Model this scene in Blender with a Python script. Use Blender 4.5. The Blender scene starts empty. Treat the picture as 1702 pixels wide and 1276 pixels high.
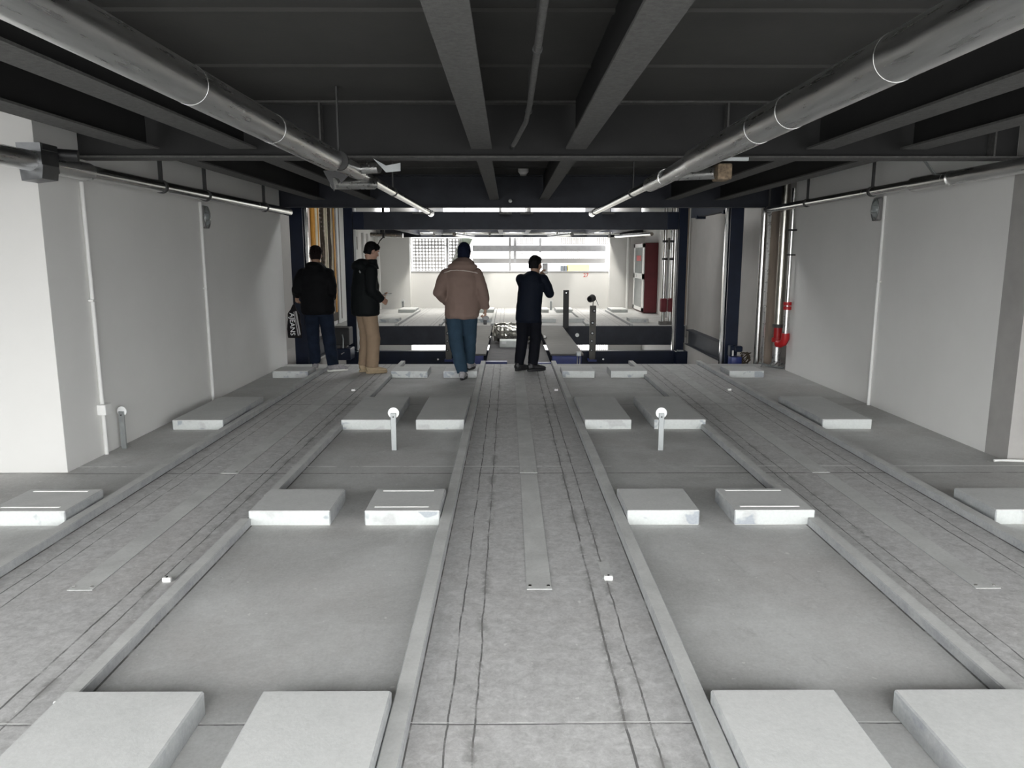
import bpy, bmesh, math, random
from mathutils import Vector, Matrix, noise
random.seed(4)
PI = math.pi
C = bpy.context.scene.collection
sc = bpy.context.scene

# ------------------------------------------------------------------ camera
H = 1.6
cam_d = bpy.data.cameras.new('camera')
cam = bpy.data.objects.new('camera', cam_d); C.objects.link(cam)
cam_d.sensor_fit = 'HORIZONTAL'; cam_d.sensor_width = 36.0
cam_d.lens = 1245.0 / 1702.0 * 36.0
cam_d.clip_start = 0.05; cam_d.clip_end = 300
cam.location = (0, 0, H)
cam.rotation_euler = (math.radians(90 - 9.72), 0, math.radians(-0.28))
sc.camera = cam

# ------------------------------------------------------------------ daylight
w = bpy.data.worlds.new('overcast_sky'); sc.world = w; w.use_nodes = True
nt = w.node_tree; nt.nodes.clear()
out = nt.nodes.new('ShaderNodeOutputWorld'); bg = nt.nodes.new('ShaderNodeBackground')
tc = nt.nodes.new('ShaderNodeTexCoord'); sx = nt.nodes.new('ShaderNodeSeparateXYZ')
mr = nt.nodes.new('ShaderNodeMapRange'); mr.inputs[1].default_value = -0.08; mr.inputs[2].default_value = 0.10
mx = nt.nodes.new('ShaderNodeMix'); mx.data_type = 'RGBA'
mx.inputs[6].default_value = (0.30, 0.30, 0.30, 1); mx.inputs[7].default_value = (0.955, 0.965, 0.97, 1)
nt.links.new(tc.outputs['Generated'], sx.inputs[0]); nt.links.new(sx.outputs[2], mr.inputs[0])
nt.links.new(mr.outputs[0], mx.inputs[0]); nt.links.new(mx.outputs[2], bg.inputs[0])
nt.links.new(bg.outputs[0], out.inputs[0])
bg.inputs[1].default_value = 1.0

sc.view_settings.view_transform = 'Standard'; sc.view_settings.look = 'None'
sc.view_settings.gamma = 1.0; sc.view_settings.use_curve_mapping = False
sc.view_settings.exposure = 3.32

# ------------------------------------------------------------------ materials
MATS = {}
def new_mat(name):
    m = bpy.data.materials.new(name); m.use_nodes = True
    b = m.node_tree.nodes['Principled BSDF']
    MATS[name] = m
    return m, m.node_tree, b
def N(nt, t, **k):
    n = nt.nodes.new(t)
    for a, v in k.items(): setattr(n, a, v)
    return n
def coords(nt, scale=(1, 1, 1)):
    g = N(nt, 'ShaderNodeNewGeometry'); mp = N(nt, 'ShaderNodeMapping'); mp.inputs['Scale'].default_value = scale
    nt.links.new(g.outputs['Position'], mp.inputs[0]); return mp.outputs[0]
def noise_tex(nt, vec, scale, detail=6, rough=.6, dist=0.):
    n = N(nt, 'ShaderNodeTexNoise'); n.inputs['Scale'].default_value = scale; n.inputs['Detail'].default_value = detail
    n.inputs['Roughness'].default_value = rough; n.inputs['Distortion'].default_value = dist
    nt.links.new(vec, n.inputs['Vector']); return n.outputs[0]
def mrange(nt, v, a, b, c=0., d=1.):
    n = N(nt, 'ShaderNodeMapRange'); n.inputs[1].default_value = a; n.inputs[2].default_value = b
    n.inputs[3].default_value = c; n.inputs[4].default_value = d
    nt.links.new(v, n.inputs[0]); return n.outputs[0]
def mixc(nt, f, a, b, mode='MIX'):
    n = N(nt, 'ShaderNodeMix'); n.data_type = 'RGBA'; n.blend_type = mode
    for s, v in ((0, f), (6, a), (7, b)):
        if hasattr(v, 'is_linked') or isinstance(v, bpy.types.NodeSocket): nt.links.new(v, n.inputs[s])
        elif s == 0: n.inputs[0].default_value = v
        else: n.inputs[s].default_value = (*v, 1)
    return n.outputs[2]
def math_(nt, op, a, b=None, c=None):
    n = N(nt, 'ShaderNodeMath'); n.operation = op
    for i, v in enumerate((a, b, c)):
        if v is None: continue
        if isinstance(v, bpy.types.NodeSocket): nt.links.new(v, n.inputs[i])
        else: n.inputs[i].default_value = v
    return n.outputs[0]
def bump(nt, b, h, strength, dist=.01):
    n = N(nt, 'ShaderNodeBump'); n.inputs['Strength'].default_value = strength; n.inputs['Distance'].default_value = dist
    nt.links.new(h, n.inputs['Height']); nt.links.new(n.outputs[0], b.inputs['Normal'])

def simple(name, col, rough=.6, metal=0., var=.12, scale=6., bmp=0., bscale=60., spec=.5, stretch=(1, 1, 1)):
    m, nt, b = new_mat(name)
    v = coords(nt, stretch); n = noise_tex(nt, v, scale)
    c = mixc(nt, mrange(nt, n, .3, .7), tuple(x * (1 - var) for x in col), tuple(min(1, x * (1 + var)) for x in col))
    nt.links.new(c, b.inputs['Base Color'])
    b.inputs['Roughness'].default_value = rough; b.inputs['Metallic'].default_value = metal
    b.inputs['Specular IOR Level'].default_value = spec
    if bmp: bump(nt, b, noise_tex(nt, v, bscale, 4), bmp)
    return m

def floor_material():
    m, nt, b = new_mat('concrete_floor')
    v = coords(nt)
    sp = N(nt, 'ShaderNodeSeparateXYZ'); nt.links.new(v, sp.inputs[0]); X, Y = sp.outputs[0], sp.outputs[1]
    n1 = noise_tex(nt, v, 1.1, 7, .62, .4); n2 = noise_tex(nt, v, 9., 8, .72, .3); n3 = noise_tex(nt, v, 70., 4, .7)
    # three trafficked lanes, seen from above, 0.98 m wide
    lane = None
    for cx in (-2.08, .15, 2.34):
        d = math_(nt, 'ABSOLUTE', math_(nt, 'SUBTRACT', X, cx)); s = math_(nt, 'LESS_THAN', d, .49)
        lane = s if lane is None else math_(nt, 'ADD', lane, s)
    base = mixc(nt, mrange(nt, n1, .36, .64), (.45, .45, .435), (.64, .645, .63))
    lanec = mixc(nt, mrange(nt, n2, .32, .66), (.45, .447, .438), (.64, .637, .63))
    col = mixc(nt, lane, base, lanec)
    # pale dusty patches
    patch = mrange(nt, noise_tex(nt, v, 2.3, 9, .75, 1.2), .55, .66)
    warm = mrange(nt, noise_tex(nt, v, .9, 4, .6, .5), .5, .7)
    col = mixc(nt, math_(nt, 'MULTIPLY', warm, .5), col, (.50, .475, .455))
    col = mixc(nt, math_(nt, 'MULTIPLY', patch, .5), col, (.66, .665, .65))
    dark = mrange(nt, noise_tex(nt, coords(nt, (1.5, .6, 1)), 3.1, 9, .75, .8), .60, .70)
    col = mixc(nt, math_(nt, 'MULTIPLY', dark, .4), col, (.27, .265, .26))
    mot = mrange(nt, noise_tex(nt, v, 24., 7, .8, .6), .38, .62)
    col = mixc(nt, math_(nt, 'ADD', .10, math_(nt, 'MULTIPLY', lane, .14)), col, mixc(nt, mot, (.16, .155, .15), (.80, .80, .78)))
    fine = mrange(nt, n3, .3, .7)
    col = mixc(nt, .12, col, mixc(nt, fine, (.1, .1, .1), (.8, .8, .8)))
    # joints: long ones along the lanes, cross ones over the full width
    wob = math_(nt, 'MULTIPLY', math_(nt, 'SUBTRACT', noise_tex(nt, v, 3.0, 4, .6), .5), .024)
    Xw = math_(nt, 'ADD', X, wob); tot = None
    for cx in (-2.08, .15, 2.34):
        for dx, e in ((-.36, .0035), (.34, .0035), (-.265, .0035), (.255, .0045)):
            s = math_(nt, 'COMPARE', Xw, cx + dx, e); tot = s if tot is None else math_(nt, 'MAXIMUM', tot, s)
    wy = math_(nt, 'ADD', Y, math_(nt, 'MULTIPLY', math_(nt, 'SUBTRACT', noise_tex(nt, v, 2., 4), .5), .02))
    for x0 in (-2.63, -2.56, -1.61, -1.545, -.41, -.34, .64, .71, 1.80, 1.87, 2.82, 2.89):
        tot = math_(nt, 'MAXIMUM', tot, math_(nt, 'COMPARE', X, x0, .005))
    for y0, e in ((5.40, .007), (8.02, .006), (2.36, .003), (20.4, .01)):
        tot = math_(nt, 'MAXIMUM', tot, math_(nt, 'COMPARE', wy, y0, e))
    brk = mrange(nt, noise_tex(nt, v, 4., 6, .7), .32, .50)
    tot = math_(nt, 'MULTIPLY', tot, brk)
    col = mixc(nt, math_(nt, 'MULTIPLY', tot, .85), col, (.10, .098, .095))
    smear = None
    for cx, dx in ((.15, -.265), (.15, .34), (.15, .255), (-2.08, .34), (2.34, -.265)):
        q = math_(nt, 'SUBTRACT', 1., math_(nt, 'MULTIPLY', math_(nt, 'ABSOLUTE', math_(nt, 'SUBTRACT', Xw, cx + dx)), 28.))
        smear = q if smear is None else math_(nt, 'MAXIMUM', smear, q)
    smear = math_(nt, 'MULTIPLY', math_(nt, 'MAXIMUM', smear, 0.), mrange(nt, noise_tex(nt, v, 6., 5, .7, .8), .50, .58))
    col = mixc(nt, math_(nt, 'MULTIPLY', smear, .75), col, (.24, .235, .225))
    caulk = math_(nt, 'MULTIPLY', math_(nt, 'COMPARE', wy, 5.585, .011), mrange(nt, noise_tex(nt, v, 1.7, 5, .7), .47, .52))
    caulk2 = math_(nt, 'MULTIPLY', math_(nt, 'COMPARE', wy, 2.37, .003), mrange(nt, noise_tex(nt, v, 3.7, 5, .7), .42, .52))
    col = mixc(nt, math_(nt, 'MULTIPLY', math_(nt, 'MAXIMUM', caulk, caulk2), .8), col, (.8, .8, .78))
    chips = math_(nt, 'GREATER_THAN', noise_tex(nt, v, 26., 2, .4), .745)
    col = mixc(nt, math_(nt, 'MULTIPLY', chips, .6), col, (.75, .75, .72))
    nt.links.new(col, b.inputs['Base Color'])
    b.inputs['Roughness'].default_value = .78; b.inputs['Specular IOR Level'].default_value = .35
    h = math_(nt, 'SUBTRACT', math_(nt, 'ADD', math_(nt, 'MULTIPLY', n2, .5), math_(nt, 'MULTIPLY', n3, .2)), tot)
    bump(nt, b, h, .35, .006)
    return m

def concrete(name, a, bcol, smear=(.75, .78, .77), amt=.5, stain=(.30, .34, .36)):
    m, nt, b = new_mat(name)
    v = coords(nt)
    col = mixc(nt, mrange(nt, noise_tex(nt, v, 3.2, 8, .65, .5), .32, .68), a, bcol)
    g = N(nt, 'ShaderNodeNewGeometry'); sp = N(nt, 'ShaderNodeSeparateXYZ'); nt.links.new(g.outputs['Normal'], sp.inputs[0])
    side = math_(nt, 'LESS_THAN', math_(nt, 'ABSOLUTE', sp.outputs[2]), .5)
    # the long sides are mixed darker and bluer, the short ends stay paler
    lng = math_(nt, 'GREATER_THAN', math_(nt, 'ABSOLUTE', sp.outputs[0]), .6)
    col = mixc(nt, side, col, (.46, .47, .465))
    # the trowelled sides carry pale smears of filler and blue-grey damp blots
    sm = mrange(nt, noise_tex(nt, v, 3.2, 3, .5, .2), .40, .44)
    col = mixc(nt, math_(nt, 'MULTIPLY', math_(nt, 'MULTIPLY', side, sm), amt), col, smear)
    st = mrange(nt, noise_tex(nt, coords(nt, (1, 1, 1.2)), 4.3, 3, .5, .3), .58, .61)
    col = mixc(nt, math_(nt, 'MULTIPLY', math_(nt, 'MULTIPLY', side, st), amt), col, stain)
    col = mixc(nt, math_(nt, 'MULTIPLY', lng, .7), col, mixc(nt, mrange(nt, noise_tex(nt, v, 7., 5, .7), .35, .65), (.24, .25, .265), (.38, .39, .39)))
    n3 = noise_tex(nt, v, 60., 5, .7)
    col = mixc(nt, .10, col, mixc(nt, mrange(nt, n3, .3, .7), (.1, .1, .1), (.85, .85, .85)))
    nt.links.new(col, b.inputs['Base Color']); b.inputs['Roughness'].default_value = .8
    b.inputs['Specular IOR Level'].default_value = .3
    bump(nt, b, n3, .18, .004)
    return m

def metal_streaked(name, col, rough, stretch=(8, .6, 8)):
    m, nt, b = new_mat(name)
    v = coords(nt, stretch); n = noise_tex(nt, v, 5., 5, .6)
    nt.links.new(mixc(nt, mrange(nt, n, .3, .7), tuple(x * .82 for x in col), col), b.inputs['Base Color'])
    nt.links.new(mrange(nt, n, .3, .7, rough * .8, rough * 1.25), b.inputs['Roughness'])
    b.inputs['Metallic'].default_value = 1.0
    return m

floor_material()
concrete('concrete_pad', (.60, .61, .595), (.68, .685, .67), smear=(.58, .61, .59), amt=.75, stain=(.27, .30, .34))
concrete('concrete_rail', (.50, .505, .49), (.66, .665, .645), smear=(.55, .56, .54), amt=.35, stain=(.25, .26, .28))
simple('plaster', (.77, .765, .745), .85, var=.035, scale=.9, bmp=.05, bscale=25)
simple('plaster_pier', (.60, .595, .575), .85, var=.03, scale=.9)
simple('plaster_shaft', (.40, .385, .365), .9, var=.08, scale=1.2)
simple('plaster_raw', (.36, .35, .335), .9, var=.10, scale=3.)
simple('web_shade', (.028, .028, .028), .75, var=.15, scale=2., spec=.25)  # beam webs: shade put into the colour, darker than the flanges
simple('ceiling_paint', (.050, .049, .046), .75, var=.15, scale=2., bmp=.1, bscale=40)
simple('fireproofed_steel', (.085, .084, .081), .85, var=.25, scale=40, bmp=.5, bscale=160)
simple('dark_steel', (.030, .033, .042), .5, var=.2, scale=4., spec=.25)
simple('navy_steel', (.0045, .0095, .026), .38, var=.25, scale=5., spec=.25)
simple('blue_paint', (.015, .03, .16), .4, var=.2, scale=8.)
metal_streaked('galvanised', (.76, .76, .75), .30)
metal_streaked('galvanised_dull', (.42, .44, .44), .5, (5, 5, 5))
metal_streaked('box_metal', (.20, .205, .21), .35, (5, 5, 5))
metal_streaked('bright_steel', (.80, .80, .78), .22, (6, 6, .5))
simple('black_plastic', (.012, .012, .013), .5)
simple('dark_clamp', (.05, .05, .05), .6)
simple('white_plastic', (.80, .80, .78), .45, var=.04)
simple('conduit_white', (.74, .74, .72), .45, var=.04)
simple('reflector_white', (.86, .87, .86), .35, var=.03)
simple('red_paint', (.45, .012, .015), .4)
simple('maroon_paint', (.13, .012, .018), .5)
simple('cabinet_glass', (.25, .27, .27), .15)
simple('rockwool', (.20, .15, .10), .95, var=.5, scale=30, bmp=.6)
simple('brown_board', (.26, .21, .17), .8, var=.3, scale=3, stretch=(3, 3, .5))
simple('orange_cable', (.55, .26, .03), .5)
simple('cream_cable', (.72, .66, .50), .5)
simple('pink_cable', (.70, .58, .52), .5)
simple('dark_cable', (.05, .035, .02), .6)
simple('plate_grey', (.13, .125, .115), .7, var=.12, scale=6)
simple('carrier_floor', (.085, .083, .085), .75, var=.2, scale=5)
metal_streaked('foil', (.75, .73, .66), .22, (2, 2, 2))
simple('carton_white', (.70, .73, .70), .6, var=.08, scale=12)
simple('facade_white', (.60, .60, .595), .8, var=.02)
simple('facade_band', (.40, .39, .38), .8, var=.05)
simple('facade_yellow', (.70, .55, .10), .8, var=.05)
simple('facade_rail', (.07, .06, .055), .7)
simple('facade_glass', (.03, .035, .04), .3)
simple('screen_grey', (.33, .325, .32), .6, var=.05)
simple('panel_grey', (.30, .295, .29), .55, var=.05)
simple('panel_mint', (.20, .235, .19), .6, var=.05)
simple('louvre_grey', (.33, .33, .34), .6)
simple('red_marking', (.75, .12, .10), .8)
simple('white_print', (.75, .75, .75), .7)
# people
simple('skin', (.42, .25, .18), .55, var=.06, scale=12)
simple('skin_dark', (.30, .18, .12), .55, var=.06, scale=12)
simple('hair_black', (.005, .005, .006), .6, bmp=.5, bscale=120, spec=.12)
simple('hair_brown', (.008, .004, .004), .6, bmp=.8, bscale=90, spec=.12)
simple('cap_navy', (.005, .008, .020), .8, bmp=.3, bscale=200, spec=.12)
simple('coat_black', (.0035, .0036, .0045), .75, bmp=.2, bscale=30, spec=.12)
simple('coat_charcoal', (.0055, .007, .0075), .7, bmp=.2, bscale=30, spec=.12)
simple('coat_pink', (.18, .128, .108), .8, var=.05, bmp=.2, bscale=25, spec=.12)
simple('coat_navy', (.0045, .007, .014), .7, bmp=.2, bscale=30, spec=.12)
simple('denim_dark', (.009, .014, .026), .85, var=.35, scale=7, spec=.12)
simple('denim_blue', (.024, .045, .068), .85, var=.15, scale=7, spec=.12)
simple('chino', (.26, .19, .13), .85, var=.07, scale=8, spec=.12)
simple('trousers_black', (.0045, .005, .008), .8, spec=.12)
simple('shoe_grey', (.26, .25, .26), .7, var=.3, scale=30)
simple('shoe_sole', (.62, .62, .58), .6)
simple('shoe_tan', (.36, .28, .18), .8, var=.1, scale=20)
simple('shoe_black', (.012, .012, .014), .5)
simple('piping', (.55, .50, .46), .5)
simple('bag_black', (.008, .007, .008), .6, spec=.12)
simple('bag_grey', (.30, .29, .29), .6)
simple('phone_black', (.01, .01, .012), .15)
simple('logo_grey', (.22, .23, .23), .6)

# ------------------------------------------------------------------ mesh tools
class MB:
    def __init__(s): s.bm = bmesh.new()
    def box(s, x0, x1, y0, y1, z0, z1, bev=0., seg=1):
        r = bmesh.ops.create_cube(s.bm, size=1.0)
        for v in r['verts']:
            v.co = Vector(((x0 + x1) / 2 + v.co.x * (x1 - x0), (y0 + y1) / 2 + v.co.y * (y1 - y0), (z0 + z1) / 2 + v.co.z * (z1 - z0)))
        if bev:
            es = list({e for v in r['verts'] for e in v.link_edges})
            bmesh.ops.bevel(s.bm, geom=es, offset=bev, segments=seg, affect='EDGES', profile=.5)
        return s
    def obox(s, c, ax, ay, az, hx, hy, hz):
        r = bmesh.ops.create_cube(s.bm, size=2.0)
        ax, ay, az = Vector(ax).normalized(), Vector(ay).normalized(), Vector(az).normalized()
        for v in r['verts']: v.co = Vector(c) + ax * v.co.x * hx + ay * v.co.y * hy + az * v.co.z * hz
        return s
    def cyl(s, p0, p1, r, r2=None, seg=20, cap=True):
        p0, p1 = Vector(p0), Vector(p1); d = p1 - p0
        q = bmesh.ops.create_cone(s.bm, cap_ends=cap, segments=seg, radius1=r, radius2=r if r2 is None else r2, depth=d.length)
        m = Matrix.Translation((p0 + p1) / 2) @ d.to_track_quat('Z', 'Y').to_matrix().to_4x4()
        bmesh.ops.transform(s.bm, matrix=m, verts=q['verts']); return s
    def sph(s, c, r, seg=16, rot=None):
        if not hasattr(r, '__len__'): r = (r, r, r)
        q = bmesh.ops.create_uvsphere(s.bm, u_segments=seg, v_segments=max(6, seg * 2 // 3), radius=1)
        m = Matrix.Translation(Vector(c)) @ (rot.to_4x4() if rot else Matrix()) @ Matrix.Diagonal((*r, 1))
        bmesh.ops.transform(s.bm, matrix=m, verts=q['verts']); return s
    def tube(s, pts, rad, seg=14, ref=(0, 1, 0)):
        """loft through pts; rad = r or (rx, ry) each; rx lies across, ry along ref"""
        pts = [Vector(p) for p in pts]; n = len(pts); rings = []
        if not hasattr(rad, '__len__'): rad = [rad] * n
        ref = Vector(ref)
        for i, p in enumerate(pts):
            t = (pts[min(i + 1, n - 1)] - pts[max(i - 1, 0)]).normalized()
            f = ref - t * ref.dot(t)
            if f.length < .05: f = Vector((0, 0, 1)) - t * t.z
            f.normalize(); g = f.cross(t).normalized()
            rx, ry = rad[i] if hasattr(rad[i], '__len__') else (rad[i], rad[i])
            rings.append([s.bm.verts.new(p + g * rx * math.cos(a) + f * ry * math.sin(a)) for a in [2 * PI * k / seg for k in range(seg)]])
        for a, b in zip(rings, rings[1:]):
            for k in range(seg):
                s.bm.faces.new((a[k], a[(k + 1) % seg], b[(k + 1) % seg], b[k]))
        s.bm.faces.new(rings[0][::-1]); s.bm.faces.new(rings[-1])
        return s
    def ibeam(s, axis, c, a0, a1, zb, zt, fw=.15, tf=.012, tw=.010):
        def bx(u0, u1, z0, z1):
            if axis == 'y': s.box(c + u0, c + u1, a0, a1, z0, z1)
            else: s.box(a0, a1, c + u0, c + u1, z0, z1)
        bx(-fw / 2, fw / 2, zb, zb + tf); bx(-fw / 2, fw / 2, zt - tf, zt); bx(-tw / 2, tw / 2, zb + tf, zt - tf)
        return s
    def poly(s, pts, d):
        """extrude a closed outline by vector d"""
        a = [s.bm.verts.new(Vector(p)) for p in pts]; b = [s.bm.verts.new(Vector(p) + Vector(d)) for p in pts]
        s.bm.faces.new(a); s.bm.faces.new(b[::-1]); n = len(a)
        for i in range(n): s.bm.faces.new((a[i], b[i], b[(i + 1) % n], a[(i + 1) % n]))
        return s
    def build(s, name, mat, parent=None, smooth=False, loc=None):
        bm = s.bm
        bmesh.ops.recalc_face_normals(bm, faces=bm.faces[:])
        if parent is not None:
            o0 = wloc(parent)
        elif loc is not None: o0 = Vector(loc)
        else:
            xs = [v.co for v in bm.verts]
            lo = Vector([min(v[i] for v in xs) for i in range(3)]); hi = Vector([max(v[i] for v in xs) for i in range(3)])
            o0 = Vector(((lo.x + hi.x) / 2, (lo.y + hi.y) / 2, lo.z))
        for v in bm.verts: v.co -= o0
        me = bpy.data.meshes.new(name); bm.to_mesh(me); bm.free()
        me.materials.append(MATS[mat])
        if smooth:
            for p in me.polygons: p.use_smooth = True
            try: me.set_sharp_from_angle(angle=math.radians(40))
            except Exception: pass
        o = bpy.data.objects.new(name, me); C.objects.link(o)
        if parent is not None: o.parent = parent; o.location = (0, 0, 0)
        else: o.location = o0
        return o
def wloc(o):
    v = Vector((0, 0, 0))
    while o is not None: v += o.location; o = o.parent
    return v
def tag(o, label, cat, group=None):
    o['label'] = label; o['category'] = cat
    if group: o['group'] = group
    return o
def thing(name, label, cat, loc, group=None):
    o = bpy.data.objects.new(name, None); C.objects.link(o); o.location = loc; o.empty_display_size = .1
    return tag(o, label, cat, group)
def struct(o): o['kind'] = 'structure'; return o
def organic(mb, voxel, smooth_it=4, fold=0., fscale=5., seed=0.):
    """fuse overlapping solids into one continuous skin"""
    me = bpy.data.meshes.new('tmp'); bmesh.ops.recalc_face_normals(mb.bm, faces=mb.bm.faces[:]); mb.bm.to_mesh(me); mb.bm.free()
    o = bpy.data.objects.new('tmp', me); C.objects.link(o)
    r = o.modifiers.new('r', 'REMESH'); r.mode = 'VOXEL'; r.voxel_size = voxel
    if smooth_it:
        q = o.modifiers.new('s', 'SMOOTH'); q.factor = .5; q.iterations = smooth_it
    dg = bpy.context.evaluated_depsgraph_get(); ev = o.evaluated_get(dg)
    me2 = bpy.data.meshes.new_from_object(ev)
    bpy.data.objects.remove(o); bpy.data.meshes.remove(me)
    out = MB(); out.bm.from_mesh(me2); bpy.data.meshes.remove(me2)
    if fold:
        out.bm.normal_update()
        for v in out.bm.verts:
            p = v.co * fscale + Vector((seed, seed * 1.7, 0))
            k = noise.noise(Vector((p.x, p.y, p.z * 1.6))) + .5 * noise.noise(p * 2.3)
            v.co += v.normal * k * fold
    return out

# ------------------------------------------------------------------ setting: floors
FE = 11.1; XL, XR = -3.3, 3.93; FILL_POWER = 6.5
struct(MB().box(-9, 6.3, -1.5, FE, -.28, 0).build('floor', 'concrete_floor'))
struct(MB().box(-4.1, 4.35, 17.4, 23.75, -.28, 0).build('floor', 'concrete_floor'))
struct(MB().box(-4.1, 4.35, 17.4, 23.75, -3.15, -2.87).build('floor', 'concrete_floor'))
struct(MB().box(-4.1, 4.35, FE, 17.4, -3.3, -3.15).build('floor', 'concrete_pad'))
# ------------------------------------------------------------------ setting: ceilings
DZ = 2.745
m = MB().box(-9, 6.3, -1.5, 11.32, DZ, DZ + .16)
for y in (.6, 1.65, 2.72, 3.78, 4.83, 7.0, 8.05, 9.1, 10.15):
    m.box(-9, 6.3, y - .02, y + .02, DZ - .018, DZ + .01)
struct(m.build('ceiling', 'ceiling_paint'))
m = MB().box(-4.1, 4.35, 17.4, 23.75, 3.15, 3.3)
struct(m.build('ceiling', 'ceiling_paint'))
m = MB().box(-4.1, 4.35, 11.1, 13.7, 4.6, 4.75).box(-4.1, 4.35, 15.2, 17.6, 4.6, 4.75).box(-4.1, -1.8, 13.7, 15.2, 4.6, 4.75).box(2.1, 4.35, 13.7, 15.2, 4.6, 4.75)
struct(m.build('ceiling', 'ceiling_paint'))                # roof gap between these is added to let sky light into the shaft
# ------------------------------------------------------------------ setting: walls
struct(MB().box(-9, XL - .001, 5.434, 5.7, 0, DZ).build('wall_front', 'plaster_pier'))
struct(MB().box(XL - .27, XL, 5.436, 11.1, 0, DZ).build('wall_left', 'plaster'))
m = MB().box(XR, 6.3, 5.70, 5.98, 0, DZ)
struct(m.build('wall_front', 'plaster_raw'))
m = MB().box(XR, XR + .27, 5.98, 10.5, 0, DZ)
struct(m.build('wall_right', 'plaster'))
struct(MB().box(6.3, 6.55, -1.5, 5.98, 0, DZ).build('wall_right', 'plaster_raw'))
struct(MB().box(-7.2, -6.95, -.3, 5.43, 0, DZ).build('wall_left', 'plaster_raw'))  # unseen wall added to block light coming in from the left
for nm, x0, x1, ys in (('wall_left', -4.3, -4.05, 11.1), ('wall_right', 4.15, 4.4, 10.5)):
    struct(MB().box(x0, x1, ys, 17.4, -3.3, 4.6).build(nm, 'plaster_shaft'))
    struct(MB().box(x0, x1, 17.4, 23.75, -3.3, 4.6).build(nm, 'plaster'))
struct(MB().box(-4.05, XL - .27, 10.9, 11.1, 0, DZ).build('wall_left', 'plaster'))
struct(MB().box(-9, 6.3, 11.22, 11.32, DZ + .16, 4.6).build('wall_front', 'plaster'))
struct(MB().box(-4.05, 4.15, 10.9, 11.1, -3.3, -.28).build('wall_front', 'plaster'))
struct(MB().box(-4.05, 4.15, 17.4, 17.6, 3.3, 4.6).build('wall_back', 'plaster'))
m = MB()
for zf in (0, -2.87):                                     # two storeys of the rear wall: piers, parapet, header
    m.box(-4.05, -3.0, 23.1, 23.6, zf, zf + 2.15)
    m.box(3.09, 4.15, 23.1, 23.6, zf, zf + 2.15)
    m.box(-3.0, 3.09, 23.4, 23.6, zf, zf + 1.1)
m.box(-4.05, 4.15, 23.4, 23.6, 2.15, 2.82)
m.box(-4.05, 4.15, 23.4, 23.6, 3.12, 3.15)
m.box(-4.05, 4.15, 23.4, 23.6, -.72, 0)
struct(m.build('wall_back', 'plaster'))
# fill lamps added out of view above the deep beams to brighten the far bay
for x in (-2.36, -1.1, .155, 1.43, 2.7):
    for y in (22.2,):
        t = thing('fill_lamp', 'added fill lamp above the deep far ceiling beams, ' + {-2.36: 'leftmost of five', -1.1: 'second of five from the left', .155: 'middle of five', 1.43: 'fourth of five from the left', 2.7: 'rightmost of five'}[x], 'lamp', (x, y, 3.05), 'added fill lamps of the far bay')
        MB().box(x - .09, x + .09, y - .65, y + .65, 3.08, 3.15, .01).build('housing', 'white_plastic', t)
        ld = bpy.data.lights.new('fill_light', 'AREA'); ld.shape = 'RECTANGLE'; ld.size = .14; ld.size_y = 1.2; ld.energy = FILL_POWER; ld.color = (1, .97, .9)
        lo = bpy.data.objects.new('fill_light', ld); C.objects.link(lo); lo.parent = t; lo.location = (0, 0, .02)
# parapet capping and window bars
m = MB().box(-3.0, 3.09, 23.38, 23.62, 1.1, 1.125)
struct(m.build('trim_1', 'louvre_grey'))
# pale concrete ledges that line the shaft sides below the guide beams
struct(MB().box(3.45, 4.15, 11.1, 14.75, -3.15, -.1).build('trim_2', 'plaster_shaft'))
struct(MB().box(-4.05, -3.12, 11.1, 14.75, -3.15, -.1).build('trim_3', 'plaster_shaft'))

# ------------------------------------------------------------------ concrete guide rails
RX = [(-2.63, -2.56), (-1.61, -1.545), (-.41, -.34), (.64, .71), (1.80, 1.87), (2.82, 2.89)]
RN = ['along the left wall aisle, outermost on the left', 'between the left lane and the left pad bay', 'on the left edge of the centre lane',
      'on the right edge of the centre lane', 'between the right pad bay and the right lane', 'outermost on the right, beside the right wall aisle']
def rail(i, y0, y1, stops, lab, grp):
    a, b = RX[i]
    if i not in (1, 4):
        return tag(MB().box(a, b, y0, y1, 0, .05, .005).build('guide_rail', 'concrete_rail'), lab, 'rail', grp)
    t = thing('guide_rail', lab, 'rail', ((a + b) / 2, (y0 + y1) / 2, 0), grp)      # broken where a pad stands in its line
    c = y0
    for s0, s1 in stops + [(y1, None)]:
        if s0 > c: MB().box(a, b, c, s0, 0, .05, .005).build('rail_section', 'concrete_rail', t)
        c = s1
for i, n in enumerate(RN):
    rail(i, -1.4, 11.13, [(1.26, 2.42), (4.30, 4.735), (6.825, 7.99), (9.82, 10.24)], 'low concrete guide rail ' + n, 'guide rails on the near floor')
for i, n in enumerate(['leftmost', 'second from the left', 'third from the left', 'third from the right', 'second from the right', 'rightmost']):
    rail(i, 17.36, 21.9, [(18.14, 18.6), (21.36, 22.3)], 'short concrete guide rail across the shaft, ' + n, 'guide rails on the far floor')

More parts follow.
